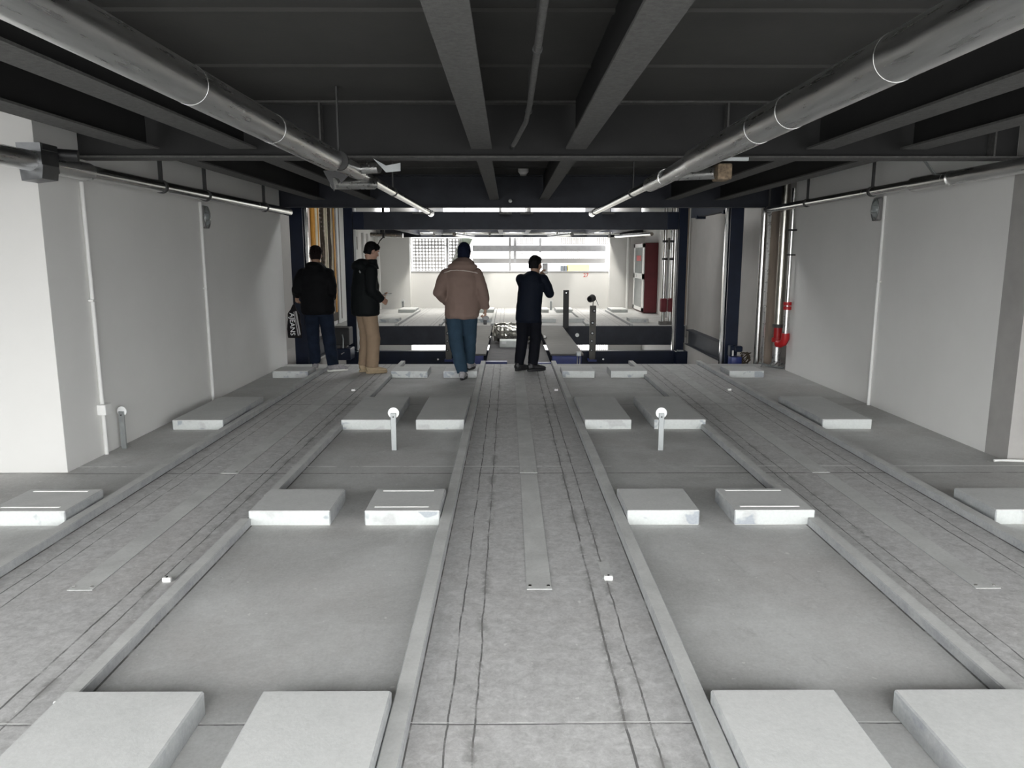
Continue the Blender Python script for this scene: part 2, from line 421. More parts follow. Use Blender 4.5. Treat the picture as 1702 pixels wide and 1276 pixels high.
# ------------------------------------------------------------------ concrete pads
BAY = {'A': (-1.56, -1.07), 'B': (-.865, -.412), 'C': (.712, 1.15), 'D': (1.36, 1.845), 'E': (-3.13, -2.655), 'F': (2.935, 3.40)}
BN = {'A': 'left pad of the left bay', 'B': 'right pad of the left bay', 'C': 'left pad of the right bay', 'D': 'right pad of the right bay',
      'E': 'pad beside the left wall', 'F': 'pad beside the right wall'}
ROWS = [('nearest row', 1.26, 2.42, 'long', 'ABCD'), ('second row', 4.30, 4.735, 'short', 'ABCDEF'),
        ('third row', 6.825, 7.99, 'long', 'ABCDEF'), ('fourth row at the shaft edge', 9.82, 10.24, 'short', 'ABCDEF')]
PH = .093
for rn, y0, y1, sz, keys in ROWS:
    for k in keys:
        x0, x1 = BAY[k]
        g = 'concrete pads on the near floor'
        slot = rn == 'second row' and k in 'BDE'
        lab = f"{sz} concrete pad, {rn}, {BN[k]}" + (', with two slots' if slot else '')
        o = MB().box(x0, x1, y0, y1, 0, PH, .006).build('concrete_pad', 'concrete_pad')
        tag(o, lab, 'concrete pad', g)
        if slot:
            for yy in (y0 + .075, y1 - .045):
                MB().box(x0 + .05, x1 - .07, yy - .012, yy + .012, PH - .002, PH + .004, .003).build('inset_strip', 'white_plastic', o)
for rn, y0, y1 in (('front row', 18.14, 18.6), ('back row', 21.36, 22.3)):
    for k in 'EABCDF':
        x0, x1 = BAY[k]
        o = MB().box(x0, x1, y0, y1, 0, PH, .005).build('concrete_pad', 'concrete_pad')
        tag(o, f"pad across the shaft, {rn}, {BN[k]}", 'concrete pad', 'concrete pads on the far floor')

# ------------------------------------------------------------------ flat cover strips with screws in the lanes
for cx, ln in ((-2.08, 'left lane'), (.15, 'centre lane'), (2.34, 'right lane')):
    for y0, y1, w2, wn in ((5.40, 11.0, .066, 'beyond the cross joint'), (3.42, 5.35, .062, 'before the cross joint')):
        t = thing('cover_strip', f'flat narrow cover strip with end screws, {ln}, {wn}', 'cover strip', (cx, y0, 0), 'cover strips in the lanes')
        MB().box(cx - w2, cx + w2, y0, y1, 0, .0035, .001).build('strip', 'concrete_rail', t)
        for dx in (-1, 1):
            MB().cyl((cx + dx * .045, y0 + .03, .002), (cx + dx * .045, y0 + .03, .009), .008, seg=10).build('screw', 'bright_steel', t)
# small white cable clips
for x, y, lab in ((-1.70, 3.52, 'in the left lane, nearest'), (.50, 3.53, 'in the centre lane, nearest'), (-1.86, 8.85, 'in the left lane, far'),
                  (.575, 8.85, 'in the centre lane, far'), (2.66, 8.86, 'in the right lane, far')):
    t = thing('floor_clip', 'small white plastic floor clip ' + lab, 'clip', (x, y, 0), 'white floor clips')
    MB().box(x - .022, x + .022, y - .012, y + .012, 0, .024, .005, 2).build('clip_body', 'white_plastic', t)
    MB().cyl((x, y, .02), (x, y, .027), .006, seg=10).build('screw', 'black_plastic', t)
    MB().box(x - .028, x + .028, y + .016, y + .22, 0, .0025).build('base_plate', 'concrete_rail', t)
o = MB().tube([(3.80, 5.66, .02), (3.86, 5.66, .022), (4.02, 5.64, .022), (4.04, 5.64, .03)], .01).build('pipe_stub', 'conduit_white', None, True)
tag(o, 'short pale pipe stub lying at the foot of the right pier', 'pipe')

# ------------------------------------------------------------------ galvanised posts with round reflectors
def marker(x, y, zt, r, lab, grp, w2=.022):
    t = thing('marker_post', lab, 'post', (x, y, 0), grp)
    MB().box(x - w2, x + w2, y - .008, y + .008, 0, zt, .002).build('post', 'galvanised_dull', t)
    MB().cyl((x, y + .010, zt), (x, y + .022, zt), r, seg=28).build('reflector', 'reflector_white', t, True)
    MB().cyl((x, y - .012, zt - .03), (x, y - .006, zt - .03), .007, seg=10).build('bolt', 'dark_clamp', t)
g = 'marker posts on the near floor'
marker(-.953, 6.074, .315, .046, 'flat galvanised post with white disc in the left pad bay', g)
marker(1.268, 6.063, .315, .046, 'flat galvanised post with white disc in the right pad bay', g)
marker(-3.235, 6.144, .318, .040, 'flat galvanised post with white disc against the left wall', g)
g = 'marker posts on the far floor'
marker(-3.14, 22.4, .26, .065, 'small white-disc post at the far end, left side', g, .03)
marker(1.27, 22.4, .26, .065, 'small white-disc post at the far end, right of centre', g, .03)

# ------------------------------------------------------------------ ceiling steelwork
def beam(lab, axis, c, a0, a1, zb, zt, fw, mat='fireproofed_steel', grp=None, stiff=()):
    mid = (a0 + a1) / 2
    t = thing('steel_beam', lab, 'beam', (c, mid, zb) if axis == 'y' else (mid, c, zb), grp)
    m = MB()
    if axis == 'y': m.box(c - fw / 2, c + fw / 2, a0, a1, zb, zb + .014)
    else: m.box(a0, a1, c - fw / 2, c + fw / 2, zb, zb + .014)
    m.build('bottom_flange', mat, t)
    m = MB()
    if axis == 'y': m.box(c - .006, c + .006, a0, a1, zb + .014, zt)
    else: m.box(a0, a1, c - .006, c + .006, zb + .014, zt)
    m.build('web', 'web_shade' if mat == 'fireproofed_steel' else mat, t)
    for s in stiff: MB().box(s - .007, s + .007, c - fw / 2 + .005, c + fw / 2 - .005, zb + .014, zt - .01).build('stiffener', mat, t)
    if axis == 'x': MB().box(a0, a1, c - fw / 2, c + fw / 2, zt - .014, zt).build('top_flange', mat, t)
    return t
BZ = H + .79
BX = [(-2.72, .20, 'outer left'), (-1.99, .20, 'inner left'), (-.20, .155, 'left of the centre pair'), (.51, .155, 'right of the centre pair'),
      (2.35, .20, 'inner right'), (3.06, .20, 'outer right')]
for x, fw, n in BX:
    beam(f'dark lengthwise ceiling beam, near half, {n}', 'y', x, -1.4, 5.86, BZ, DZ, fw, grp='lengthwise beams of the near half')
    beam(f'dark lengthwise ceiling beam beyond the cross girder, {n}', 'y', x, 6.12, 11.08, BZ, DZ, fw * .85, grp='lengthwise beams beyond the cross girder')
beam('dark cross girder spanning the ceiling halfway to the shaft, with web stiffeners', 'x', 5.99, -8.9, 6.2, H + .732, DZ, .2, stiff=(-5.2, -3.62, -3.5, -1.42, 1.66, 3.7))
beam('dark cross girder at the shaft edge of the near ceiling', 'x', 11.2, -4.0, 4.1, 2.29, DZ, .2, mat='dark_steel')
for x, fw, n in BX:
    beam(f'deep dark ceiling beam over the far floor, {n}', 'y', x, 17.62, 23.38, 2.22, 3.14, .12, mat='dark_steel', grp='ceiling beams over the far floor')
beam('dark girder under the header of the rear windows', 'x', 23.28, -3.9, 4.1, 2.16, 2.80, .16, mat='dark_steel')
beam('dark edge girder under the far floor slab', 'x', 17.52, -4.0, 4.1, -.44, -.285, .12, mat='dark_steel')
o = MB().box(-4.0, 4.1, 17.36, 17.395, -.45, -.012).build('edge_plate', 'dark_steel')
tag(o, 'dark steel fascia plate along the edge of the far floor', 'fascia plate')
o = MB().box(-4.0, 4.1, 11.105, 11.125, -.28, -.002).build('edge_plate', 'galvanised_dull')
tag(o, 'thin steel edge plate along the near floor at the shaft', 'edge plate')

# sprinkler conduit between the centre beams
t = thing('ceiling_conduit', 'thin dark conduit between the two centre beams, bent down at its end', 'conduit', (.125, 3.5, 2.4))
MB().tube([(.128, -1.3, 2.5), (.128, 2.5, 2.49), (.126, 4.6, 2.47), (.115, 5.05, 2.45), (.05, 5.5, 2.39), (.035, 5.56, 2.375)], .0165).build('pipe', 'fireproofed_steel', t, True)
MB().cyl((.036, 5.555, 2.378), (.028, 5.6, 2.366), .02).build('end_fitting', 'black_plastic', t, True)
for y in (1.2, 3.45, 4.85):
    MB().cyl((.127, y, 2.49), (.127, y, DZ), .005, seg=8).cyl((.127, y - .015, 2.482), (.127, y + .015, 2.482), .022).build('hanger', 'dark_clamp', t)
# smoke detector, ball
t = thing('smoke_detector', 'white round smoke detector on the dark ceiling near the shaft', 'smoke detector', (.20, 10.3, 2.7))
MB().cyl((.2, 10.3, 2.695), (.2, 10.3, DZ), .07, seg=28).build('base', 'white_plastic', t, True)
MB().cyl((.2, 10.3, 2.66), (.2, 10.3, 2.697), .036, .07, seg=28).build('chamber', 'white_plastic', t, True)
MB().cyl((.2, 10.3, 2.645), (.2, 10.3, 2.662), .042, seg=28).build('grille', 'panel_grey', t, True)
o = MB().sph((.03, 11.075, 2.375), .027).build('sensor_ball', 'white_plastic', None, True)
tag(o, 'tiny round white sensor on the edge girder above the shaft', 'sensor')

# ------------------------------------------------------------------ big ceiling pipes
def hang(t, x, y, z, r, ztop, mat='dark_clamp', w2=.006):
    m = MB().cyl((x, y - .02, z), (x, y + .02, z), r + .006, seg=24)
    m.box(x - w2, x + w2, y - .012, y + .012, z + r, ztop)
    return m.build('hanger', mat, t)
t = thing('ceiling_pipe', 'large silver round pipe hanging left of centre, running to the shaft', 'pipe', (-1.18, 5, 2.25))
MB().cyl((-1.255, -1.3, 2.252), (-1.22, 5.35, 2.25), .076, seg=40).build('duct_section', 'galvanised', t, True)
for y in (3.05, 4.05): MB().cyl((-1.255 + .035 * (y + 1.3) / 6.65, y, 2.251), (-1.255 + .035 * (y + 1.3) / 6.65, y + .012, 2.251), .0770, seg=40).build('seam_band', 'galvanised', t, True)
MB().cyl((-1.215, 5.35, 2.252), (-1.185, 6.15, 2.252), .060, seg=32).build('collar_section', 'galvanised', t, True)
MB().cyl((-1.18, 6.15, 2.245), (-1.18, 11.7, 2.235), .040, seg=28).build('thin_section', 'bright_steel', t, True)
MB().cyl((-1.14, 6.0, 2.265), (-.99, 5.95, 2.265), .042, seg=28).build('side_branch', 'galvanised', t, True)
MB().cyl((-1.14, 6.55, 2.20), (-1.40, 6.20, 2.17), .046, seg=28).build('side_branch', 'galvanised', t, True)
MB().poly([(-1.03, 5.9, 2.33), (-.93, 5.9, 2.225), (-.82, 5.9, 2.235), (-.82, 5.9, 2.295), (-.93, 5.9, 2.275)], (0, .004, 0)).build('end_plate', 'galvanised_dull', t)
MB().poly([(-1.48, 6.2, 2.27), (-1.40, 6.2, 2.11), (-1.24, 6.2, 2.27)], (0, .003, 0)).build('side_plate', 'dark_clamp', t)
hang(t, -1.18, 5.42, 2.252, .060, DZ); hang(t, -1.18, 7.9, 2.242, .04, DZ); hang(t, -1.18, 11.3, 2.236, .04, 2.29)
MB().cyl((-1.18, 11.68, 2.235), (-1.18, 11.72, 2.235), .052, seg=24).build('end_ring', 'bright_steel', t, True)
t = thing('ceiling_pipe', 'large silver round pipe hanging right of centre, running to the shaft', 'pipe', (1.29, 5, 2.25))
MB().cyl((1.29, -1.3, 2.25), (1.29, 5.35, 2.25), .082, seg=40).build('duct_section', 'galvanised', t, True)
for y in (2.62, 3.55, 4.0): MB().cyl((1.29, y, 2.25), (1.29, y + .01, 2.25), .0830, seg=40).build('seam_band', 'galvanised', t, True)
MB().tube([(1.29, 5.35, 2.25), (1.29, 5.45, 2.248), (1.28, 6.35, 2.225)], [.075, .062, .058], 32).build('taper_section', 'galvanised', t, True)
MB().cyl((1.28, 6.3, 2.232), (1.28, 6.95, 2.232), .064, seg=32).build('collar_section', 'galvanised', t, True)
MB().cyl((1.28, 6.9, 2.235), (1.28, 11.7, 2.235), .040, seg=28).build('thin_section', 'bright_steel', t, True)
MB().cyl((1.30, 6.2, 2.235), (1.60, 5.95, 2.225), .044, seg=28).build('side_branch', 'galvanised', t, True)
MB().box(1.59, 1.70, 5.86, 6.04, 2.17, 2.29, .012, 2).build('insulation_block', 'rockwool', t)
MB().box(1.50, 1.80, 5.80, 5.84, 2.30, 2.325).build('support_plate', 'galvanised_dull', t)
hang(t, 1.28, 7.9, 2.235, .04, DZ); hang(t, 1.28, 11.3, 2.236, .04, 2.29)
MB().cyl((1.28, 11.68, 2.235), (1.28, 11.74, 2.235), .052, seg=24).build('end_ring', 'bright_steel', t, True)
# pipes along the two side walls
t = thing('wall_pipe', 'slim silver pipe hung along the top of the left wall', 'pipe', (-3.15, 8, 2.19))
MB().cyl((-3.14, 1.0, 2.215), (-3.14, 5.8, 2.215), .066, seg=28).build('wide_section', 'galvanised', t, True)
MB().cyl((-3.14, 5.7, 2.215), (-3.14, 11.0, 2.215), .054, seg=28).build('thin_section', 'bright_steel', t, True)
for y in (7.0, 8.0, 9.9): hang(t, -3.14, y, 2.215, .055, DZ, w2=.016)
t2 = thing('pipe_joint_box', 'dull bent sheet metal box wrapped round the left wall pipe', 'pipe joint', (-3.1, 5.3, 2.1))
MB().box(-3.22, -3.06, 5.12, 5.30, 2.285, 2.33, .004).build('upper_plate', 'box_metal', t2)
MB().box(-3.075, -3.062, 5.11, 5.30, 2.15, 2.30).box(-3.22, -3.06, 5.105, 5.12, 2.19, 2.33).build('front_plate', 'box_metal', t2)
MB().poly([(-3.21, 5.10, 2.18), (-3.195, 5.09, 2.085), (-3.06, 5.09, 2.10), (-3.05, 5.10, 2.19)], (0, .18, 0)).build('lower_plate', 'box_metal', t2)
MB().cyl((-3.1, 5.36, 2.285), (-2.98, 5.4, 2.28), .04, seg=24).build('stub', 'black_plastic', t2, True)
t = thing('wall_pipe', 'slim silver pipe hung along the top of the right wall', 'pipe', (3.75, 8, 2.24))
MB().cyl((3.74, .5, 2.245), (3.74, 6.55, 2.245), .058, seg=24).build('wide_section', 'galvanised', t, True)
MB().cyl((3.74, 6.5, 2.245), (3.74, 7.1, 2.245), .066, seg=24).build('sleeve', 'bright_steel', t, True)
MB().cyl((3.74, 7.1, 2.25), (3.74, 11.1, 2.25), .045, seg=28).build('thin_section', 'bright_steel', t, True)
for y in (7.9, 9.6, 11.0): hang(t, 3.74, y, 2.25, .046, DZ, w2=.012)
MB().obox((3.66, 6.72, 2.36), (1, 0, -1.2), (0, 1, 0), (1.2, 0, 1), .12, .02, .004).build('strap', 'galvanised_dull', t)

# ------------------------------------------------------------------ wall lights and conduits
def bulkhead(x, y, z, d, lab):
    t = thing('wall_light', lab, 'light', (x, y, z), 'bulkhead lights on the side walls')
    m = MB().box(x if d > 0 else x - .035, x + .035 if d > 0 else x, y - .085, y + .085, z - .12, z + .12, .03, 3); m.build('back_box', 'panel_grey', t, True)
    MB().sph((x + d * .03, y, z), (.045, .06, .095), 20).build('glass_dome', 'cabinet_glass', t, True)
    pts = [(x + d * .045, y + .075 * math.cos(a) * min(1, 1.3), z + .112 * math.sin(a)) for a in [2 * PI * k / 24 for k in range(25)]]
    MB().tube(pts, .006, 8, ref=(1, 0, 0)).build('guard_ring', 'galvanised_dull', t, True)
    for dz in (-.04, .04): MB().tube([(x + d * .045, y - .07, z + dz), (x + d * .08, y, z + dz), (x + d * .045, y + .07, z + dz)], .004, 8, ref=(0, 0, 1)).build('guard_bar', 'galvanised_dull', t, True)
bulkhead(XL, 8.31, 2.01, 1, 'oval caged bulkhead light high on the left wall')
bulkhead(XR, 8.12, 2.085, -1, 'oval caged bulkhead light high on the right wall')
def conduit(x, y, z0, z1, r, lab, saddles, d, lean=0):
    t = thing('wall_conduit', lab, 'conduit', (x, y, z0), 'white conduits on the side walls')
    MB().cyl((x, y, z0), (x, y, z1), r, seg=16).build('tube', 'conduit_white', t, True)
    for z in saddles:
        MB().box(x - .5 * r - .012, x + .5 * r + .012, y - .028, y + .028, z - .009, z + .009, .003).build('saddle', 'conduit_white', t)
    return t
t = conduit(XL + .018, 5.955, .001, 2.16, .017, 'white conduit with junction box on the left wall, nearest', (1.25,), 1)
MB().box(XL, XL + .07, 5.90, 6.0, .335, .42, .006, 2).build('junction_box', 'white_plastic', t)
conduit(XL + .018, 8.2, .001, 2.165, .017, 'thin white conduit on the left wall beside the bulkhead light', (1.25,), 1)
conduit(XR - .018, 7.97, .001, 2.21, .017, 'thin white conduit on the right wall beside the bulkhead light', (1.33,), -1)

# ------------------------------------------------------------------ lift shaft steel
def column(x, y, wx, wy, lab, d, base=True, z0=-3.15, z1=4.6):
    t = thing('steel_column', lab, 'column', (x, y, z0), 'navy columns of the lift frame')
    tf = .016
    MB().box(x - wx / 2, x + wx / 2, y - wy / 2, y - wy / 2 + tf, z0, z1).box(x - wx / 2, x + wx / 2, y + wy / 2 - tf, y + wy / 2, z0, z1)\
        .box(x - .01, x + .01, y - wy / 2 + tf, y + wy / 2 - tf, z0, z1).build('profile', 'navy_steel', t)
    sxx = x - d * (wx / 2 + .028)
    MB().box(sxx - .022, sxx + .022, y - .03, y + .03, z0, z1).build('guide_strip', 'conduit_white' if x < -3 and y > 13 else 'bright_steel', t)
    return t
c1 = column(-3.22, 11.72, .2, .2, 'near left navy column beside the end of the left wall', -1)
c2 = column(3.48, 11.72, .2, .2, 'near right navy column in front of the cable bundle', 1)
c3 = column(-3.05, 14.65, .16, .2, 'far left navy column where the lintel meets it', -1)
c4 = column(3.34, 14.65, .16, .2, 'far right navy column where the lintel meets it', 1)
t = thing('lintel_beam', 'dark navy lintel beam across the lift frame', 'beam', (.15, 14.65, 2.09))
MB().box(-2.97, 3.26, 14.58, 14.60, 2.09, 2.42).box(-2.97, 3.26, 14.60, 14.72, 2.09, 2.105).box(-2.97, 3.26, 14.60, 14.72, 2.405, 2.42).build('channel', 'dark_steel', t)
for x in (-1.7, -.05, .35, 1.9): MB().box(x - .12, x + .12, 14.565, 14.582, 2.375, 2.412).build('bracket', 'fireproofed_steel', t)
for x in (-2.85, 3.14): MB().box(x - .1, x + .1, 14.56, 14.581, 2.1, 2.41).build('end_plate', 'navy_steel', t)
t = thing('frame_beam', 'navy blue bottom beam across the lift frame', 'beam', (.15, 14.65, -.6))
MB().box(-2.97, 3.26, 14.55, 14.58, -.62, -.24).box(-2.97, 3.26, 14.58, 14.72, -.255, -.24).build('channel', 'navy_steel', t)
for x in (-1.38, 1.86, -.95): MB().cyl((x, 14.55, -.40), (x, 14.535, -.40), .018, seg=12).build('bolt', 'bright_steel', t, True)
for x, d, n in ((3.36, 1, 'right'), (-3.03, -1, 'left')):
    t = thing('beam_seat', f'navy blue steel seat box at the foot of the far {n} column', 'column foot', (x, 14.4, -.6))
    MB().box(x - .13, x + .13, 14.3, 14.52, -.6, -.22, .008).build('box', 'navy_steel', t)
    MB().box(x - .09, x + .02, 14.33, 14.45, -.22, -.20).build('top_plate', 'galvanised_dull', t)
for x, d, n in ((3.52, 1, 'right'), (-3.27, -1, 'left')):
    t = thing('guide_beam', f'dark guide beam running back along the {n} side of the shaft', 'beam', (x, 13.2, 0))
    MB().box(x - .08, x + .08, 11.86, 14.5, -.1, -.085).box(x - .02, x + .02, 11.86, 14.5, -.085, .17).box(x - .07, x + .07, 11.86, 14.5, .17, .19).build('profile', 'dark_steel', t)
    if n == 'left': continue
    t = thing('ceiling_guide_beam', f'dark beam joining the column heads on the {n} side', 'beam', (x, 13.2, 2.2))
    MB().box(x - .06, x + .06, 11.86, 14.5, 2.30, 2.48).build('profile', 'dark_steel', t)
    for y in (12.3, 14.0): MB().box(x - .08, x + .08, y - .05, y + .05, 2.26, 2.32).build('clip', 'navy_steel', t)
# motor box by the near right column
t = thing('drive_unit', 'blue drive unit with cable tangle at the foot of the near right column', 'machine', (3.5, 11.45, -.1))
MB().box(3.42, 3.58, 11.36, 11.56, -.1, .07, .01, 2).build('housing', 'blue_paint', t, True)
m = MB().box(3.40, 3.47, 11.38, 11.52, .07, .24, .01).box(3.47, 3.60, 11.40, 11.50, .14, .23, .02, 2); m.build('gearbox', 'navy_steel', t)
MB().box(3.425, 3.445, 11.355, 11.378, .09, .17).build('label_plate', 'white_plastic', t)
m = MB()
for k in range(22):
    a = random.random() * 6; pts = []
    p = Vector((3.66, 11.45, .02))
    for i in range(7):
        pts.append(p + Vector((.07 * math.sin(a + i * 1.3), .05 * math.cos(a * 2 + i), .09 * math.sin(i * .9 + a) + .02)))
    m.tube(pts, .006, 6)
m.build('cable_tangle', 'dark_cable', t, True)
# left side control boxes
t = thing('control_cabinet', 'black equipment box on the left of the shaft behind the person in dark jeans', 'machine', (-2.95, 12.4, -.1))
MB().box(-3.05, -2.62, 12.3, 12.6, .14, .43, .015, 2).build('upper_box', 'black_plastic', t)
MB().box(-2.90, -2.60, 12.25, 12.6, -.1, .09, .01).build('lower_box', 'navy_steel', t)
MB().box(-2.8, -2.7, 12.4, 12.5, .085, .145).build('spacer', 'dark_clamp', t)
MB().tube([(-2.72, 12.26, .1), (-2.71, 12.26, .25), (-2.73, 12.29, .32)], .012).build('hose', 'galvanised_dull', t, True)
MB().obox((-2.72, 12.235, .02), (1, 0, .6), (0, 1, 0), (-.6, 0, 1), .03, .01, .008).build('latch', 'bright_steel', t)

# perforated sensor posts on the bottom beam
def sensor_post(x, lab, head):
    t = thing('sensor_post', lab, 'post', (x, 14.4, -.42), 'drilled grey posts at the lift')
    MB().box(x - .058, x + .058, 14.36, 14.46, -.38, .655, .008, 2).build('tube', 'plate_grey', t)
    for z, dx in ((.56, .02), (.33, -.01), (.13, -.01), (-.02, -.02), (-.2, -.02)):
        r = .036 if z > 0 else .028
        MB().cyl((x + dx, 14.352, z), (x + dx, 14.362, z), r, seg=18).build('hole', 'black_plastic', t)
        MB().cyl((x + dx, 14.344, z), (x + dx, 14.354, z), r * .5, seg=12).build('bolt', 'galvanised_dull', t)
    MB().box(x - .08, x + .08, 14.34, 14.54, -.42, -.38).build('base_plate', 'blue_paint', t)
    if head:
        MB().cyl((x - .07, 14.33, .78), (x - .01, 14.43, .80), .062, .072, seg=24).build('lamp_head', 'dark_clamp', t, True)
        MB().cyl((x - .078, 14.32, .778), (x - .072, 14.33, .78), .04, seg=24).build('lens', 'phone_black', t, True)
        MB().tube([(x, 14.42, .655), (x + .01, 14.42, .8)], .008).build('bracket', 'dark_clamp', t)
        MB().tube([(x + .0, 14.42, .86), (x + .05, 14.4, .78), (x + .10, 14.4, .66)], .005, 8).build('wire', 'black_plastic', t)
sensor_post(1.625, 'drilled grey post right of the ramp plates with a lamp head on top', True)
sensor_post(-1.155, 'drilled grey post beside the pink-coated person', False)
t = thing('stop_post', 'black flat post at the edge of the far floor', 'post', (1.33, 17.3, 0))
MB().box(1.265, 1.395, 17.30, 17.355, -.06, .82, .004).build('post', 'black_plastic', t)
MB().cyl((1.33, 17.30, .76), (1.33, 17.29, .76), .014, seg=12).build('bolt', 'bright_steel', t)
o = MB().cyl((1.60, 17.352, -.22), (1.60, 17.342, -.22), .045, seg=24).build('reflector', 'reflector_white', None, True)
tag(o, 'round white reflector on the fascia of the far floor', 'reflector')

# car carrier bridging the shaft
t = thing('car_carrier', 'dark car carrier platform with two raised plates bridging the shaft', 'lift platform', (.15, 14.5, -.2))
for x0, x1 in ((.70, 1.245), (-.93, -.37)):
    MB().box(x0, x1, 12.3, 17.35, -.03, 0, .004).build('side_plate', 'plate_grey', t)
    MB().box(x0 + .02, x1 - .04, 12.22, 12.32, -.17, -.035, .006).build('end_beam', 'blue_paint', t)
MB().box(-.37, .70, 12.2, 17.35, -.19, -.155).build('deck', 'carrier_floor', t)
MB().box(-.45, -.02, 12.05, 12.2, -.19, -.10, .006).build('bumper', 'blue_paint', t)
MB().box(.32, .72, 12.05, 12.2, -.19, -.12, .006).build('bumper', 'blue_paint', t)
for x in (1.13, 1.17): MB().cyl((x, 12.15, -.15), (x, 12.15, .0), .009, seg=12).build('pin', 'bright_steel', t, True)
MB().box(1.11, 1.19, 12.13, 12.2, -.02, .05, .01, 2).build('latch', 'galvanised_dull', t)
for i, (y, z, lab) in enumerate(((15.15, .045, 'foil-wrapped bundle lying across the car carrier, nearer'), (15.75, .055, 'foil-wrapped bundle lying across the car carrier, farther'))):
    m = MB()
    n = 26; P = []
    for k in range(n + 1):
        x = -.33 + .99 * k / n
        P.append((x, y, z))
    m.tube(P, [(.15 + .012 * math.sin(k * 2.1), .15 + .012 * math.cos(k * 1.7)) if 0 < k < n else (.05, .05) for k in range(n + 1)], 24)
    for v in m.bm.verts: v.co += Vector((0, 1, 1)) * noise.noise(v.co * 14) * .02
    o = m.build('foil_bundle', 'foil'); tag(o, lab, 'bundle', 'foil bundles on the car carrier')
m = MB().box(-.17, .30, 14.42, 14.75, -.154, -.02, .006); t = m.build('carton_box', 'carton_white')
tag(t, 'small white carton in front of the foil bundles', 'box')
MB().box(-.13, -.04, 14.414, 14.421, -.08, -.04).build('label_patch', 'reflector_white', t)
for x, n in ((-.355, 'left'), (.715, 'right')):
    o = MB().sph((x, 14.6, .02 - .0), .035).build('guide_roller', 'bright_steel', None, True)
    tag(o, f'small bright guide roller on the {n} edge of the carrier deck', 'roller', 'guide rollers on the car carrier')

# ------------------------------------------------------------------ cable trays on the left shaft wall
XW = -4.03
def riser(y0, y1, mat, lab, name='cable_riser', cat='cable', z0=.4, dep=.04):
    o = MB().box(XW, XW + dep, y0, y1, z0, 4.4, .008).build(name, mat); return tag(o, lab, cat, 'risers on the left shaft wall')
o = MB().box(-4.045, XW, 14.6, 18.25, .1, 4.4).build('backing_board', 'dark_cable'); tag(o, 'dark backing board behind the cable trays on the shaft wall', 'board')
riser(14.3, 14.55, 'conduit_white', 'pale vertical strip left of all the cable trays', 'vertical_strip', 'wall strip')
def tray(y0, y1, lab, z0):
    t = thing('cable_tray', lab, 'cable tray', (XW, (y0 + y1) / 2, z0), 'cable trays on the left shaft wall')
    MB().box(XW, XW + .06, y0, y0 + .06, z0, 4.4).build('side_rail', 'cream_cable', t)
    MB().box(XW, XW + .06, y1 - .03, y1, z0, 4.4).build('side_rail', 'cream_cable', t)
    m = MB(); z = z0 + .05
    while z < 4.3:
        m.box(XW + .02, XW + .04, y0 + .06, y1 - .03, z, z + .035); z += .09
    r = m.build('rungs', 'pink_cable', t)
    m = MB()
    for k in range(4):
        yy = y0 + .10 + k * (y1 - y0 - .15) / 4
        pts = [(XW + .05 + .01 * math.sin(i * 2. + k), yy + .015 * math.sin(i * 1.3 + k * 2), z0 + i * .25) for i in range(int((4.3 - z0) / .25))]
        m.tube(pts, .014, 8)
    m.build('cables', 'dark_cable', t, True)
tray(14.7, 15.15, 'ladder-like cable tray, leftmost on the shaft wall', .45)
riser(15.23, 15.42, 'pink_cable', 'broad pinkish cable run left of the orange cables')
for k, y in enumerate((15.50, 15.64, 15.80, 15.95)):
    o = MB().cyl((XW + .05, y, .5), (XW + .05, y, 4.4), .045 if k in (0, 2) else .035, seg=12).build('power_cable', ('orange_cable', 'orange_cable', 'cream_cable', 'orange_cable')[k], None, True)
    tag(o, ['orange cable, first of the orange group from the left', 'orange cable, second of the orange group from the left', 'cream cable among the orange ones', 'orange cable, rightmost of the orange group'][k], 'cable', 'cable group on the shaft wall')
tray(16.05, 16.62, 'ladder-like cable tray in the middle, right of the orange cables', .35)
tray(16.75, 17.2, 'ladder-like cable tray, rightmost on the shaft wall', .3)
riser(17.3, 17.42, 'brown_board', 'brown cable run right of the cable trays', z0=.3)
riser(17.5, 17.62, 'orange_cable', 'dull orange cable run at the right end of the trays', z0=.3)
riser(17.8, 17.98, 'conduit_white', 'pale pipe at the right end of the cable wall', 'riser_pipe', 'pipe', 0.02)

# ------------------------------------------------------------------ right side risers
t = thing('riser_pipe', 'thick foil-clad riser pipe with red couplings at the end of the right wall', 'pipe', (3.98, 10.75, 0))
MB().cyl((3.925, 10.86, .62), (3.925, 10.86, DZ - .02), .062, seg=28).build('clad_section', 'foil', t, True)
MB().cyl((3.925, 10.86, 0), (3.925, 10.86, .36), .062, seg=28).build('foot_section', 'galvanised', t, True)
MB().cyl((3.925, 10.86, .36), (3.925, 10.86, .42), .08, seg=24).build('flange', 'red_paint', t, True)
MB().cyl((3.925, 10.86, .57), (3.925, 10.86, .62), .08, seg=24).build('flange', 'dark_clamp', t, True)
MB().tube([(3.925, 10.86, .42), (3.925, 10.86, .57)], .058).build('valve_body', 'red_paint', t, True)
t = thing('riser_pipe', 'thin bright riser pipe with red coupling standing before the clad one', 'pipe', (3.85, 10.4, .4))
MB().cyl((3.875, 10.42, .9), (3.875, 10.42, 2.5), .028, seg=20).build('upper_section', 'bright_steel', t, True)
MB().cyl((3.875, 10.42, .50), (3.875, 10.42, .9), .040, seg=20).build('lower_section', 'galvanised', t, True)
for z in (.86, .92): MB().cyl((3.875, 10.42, z), (3.875, 10.42, z + .045), .055, seg=24).build('coupling', 'red_paint', t, True)
MB().tube([(3.875, 10.42, .53), (3.875, 10.42, .46), (3.86, 10.44, .40), (3.84, 10.5, .37), (3.82, 10.56, .37)], [.055, .055, .054, .052, .052]).build('elbow', 'red_paint', t, True)
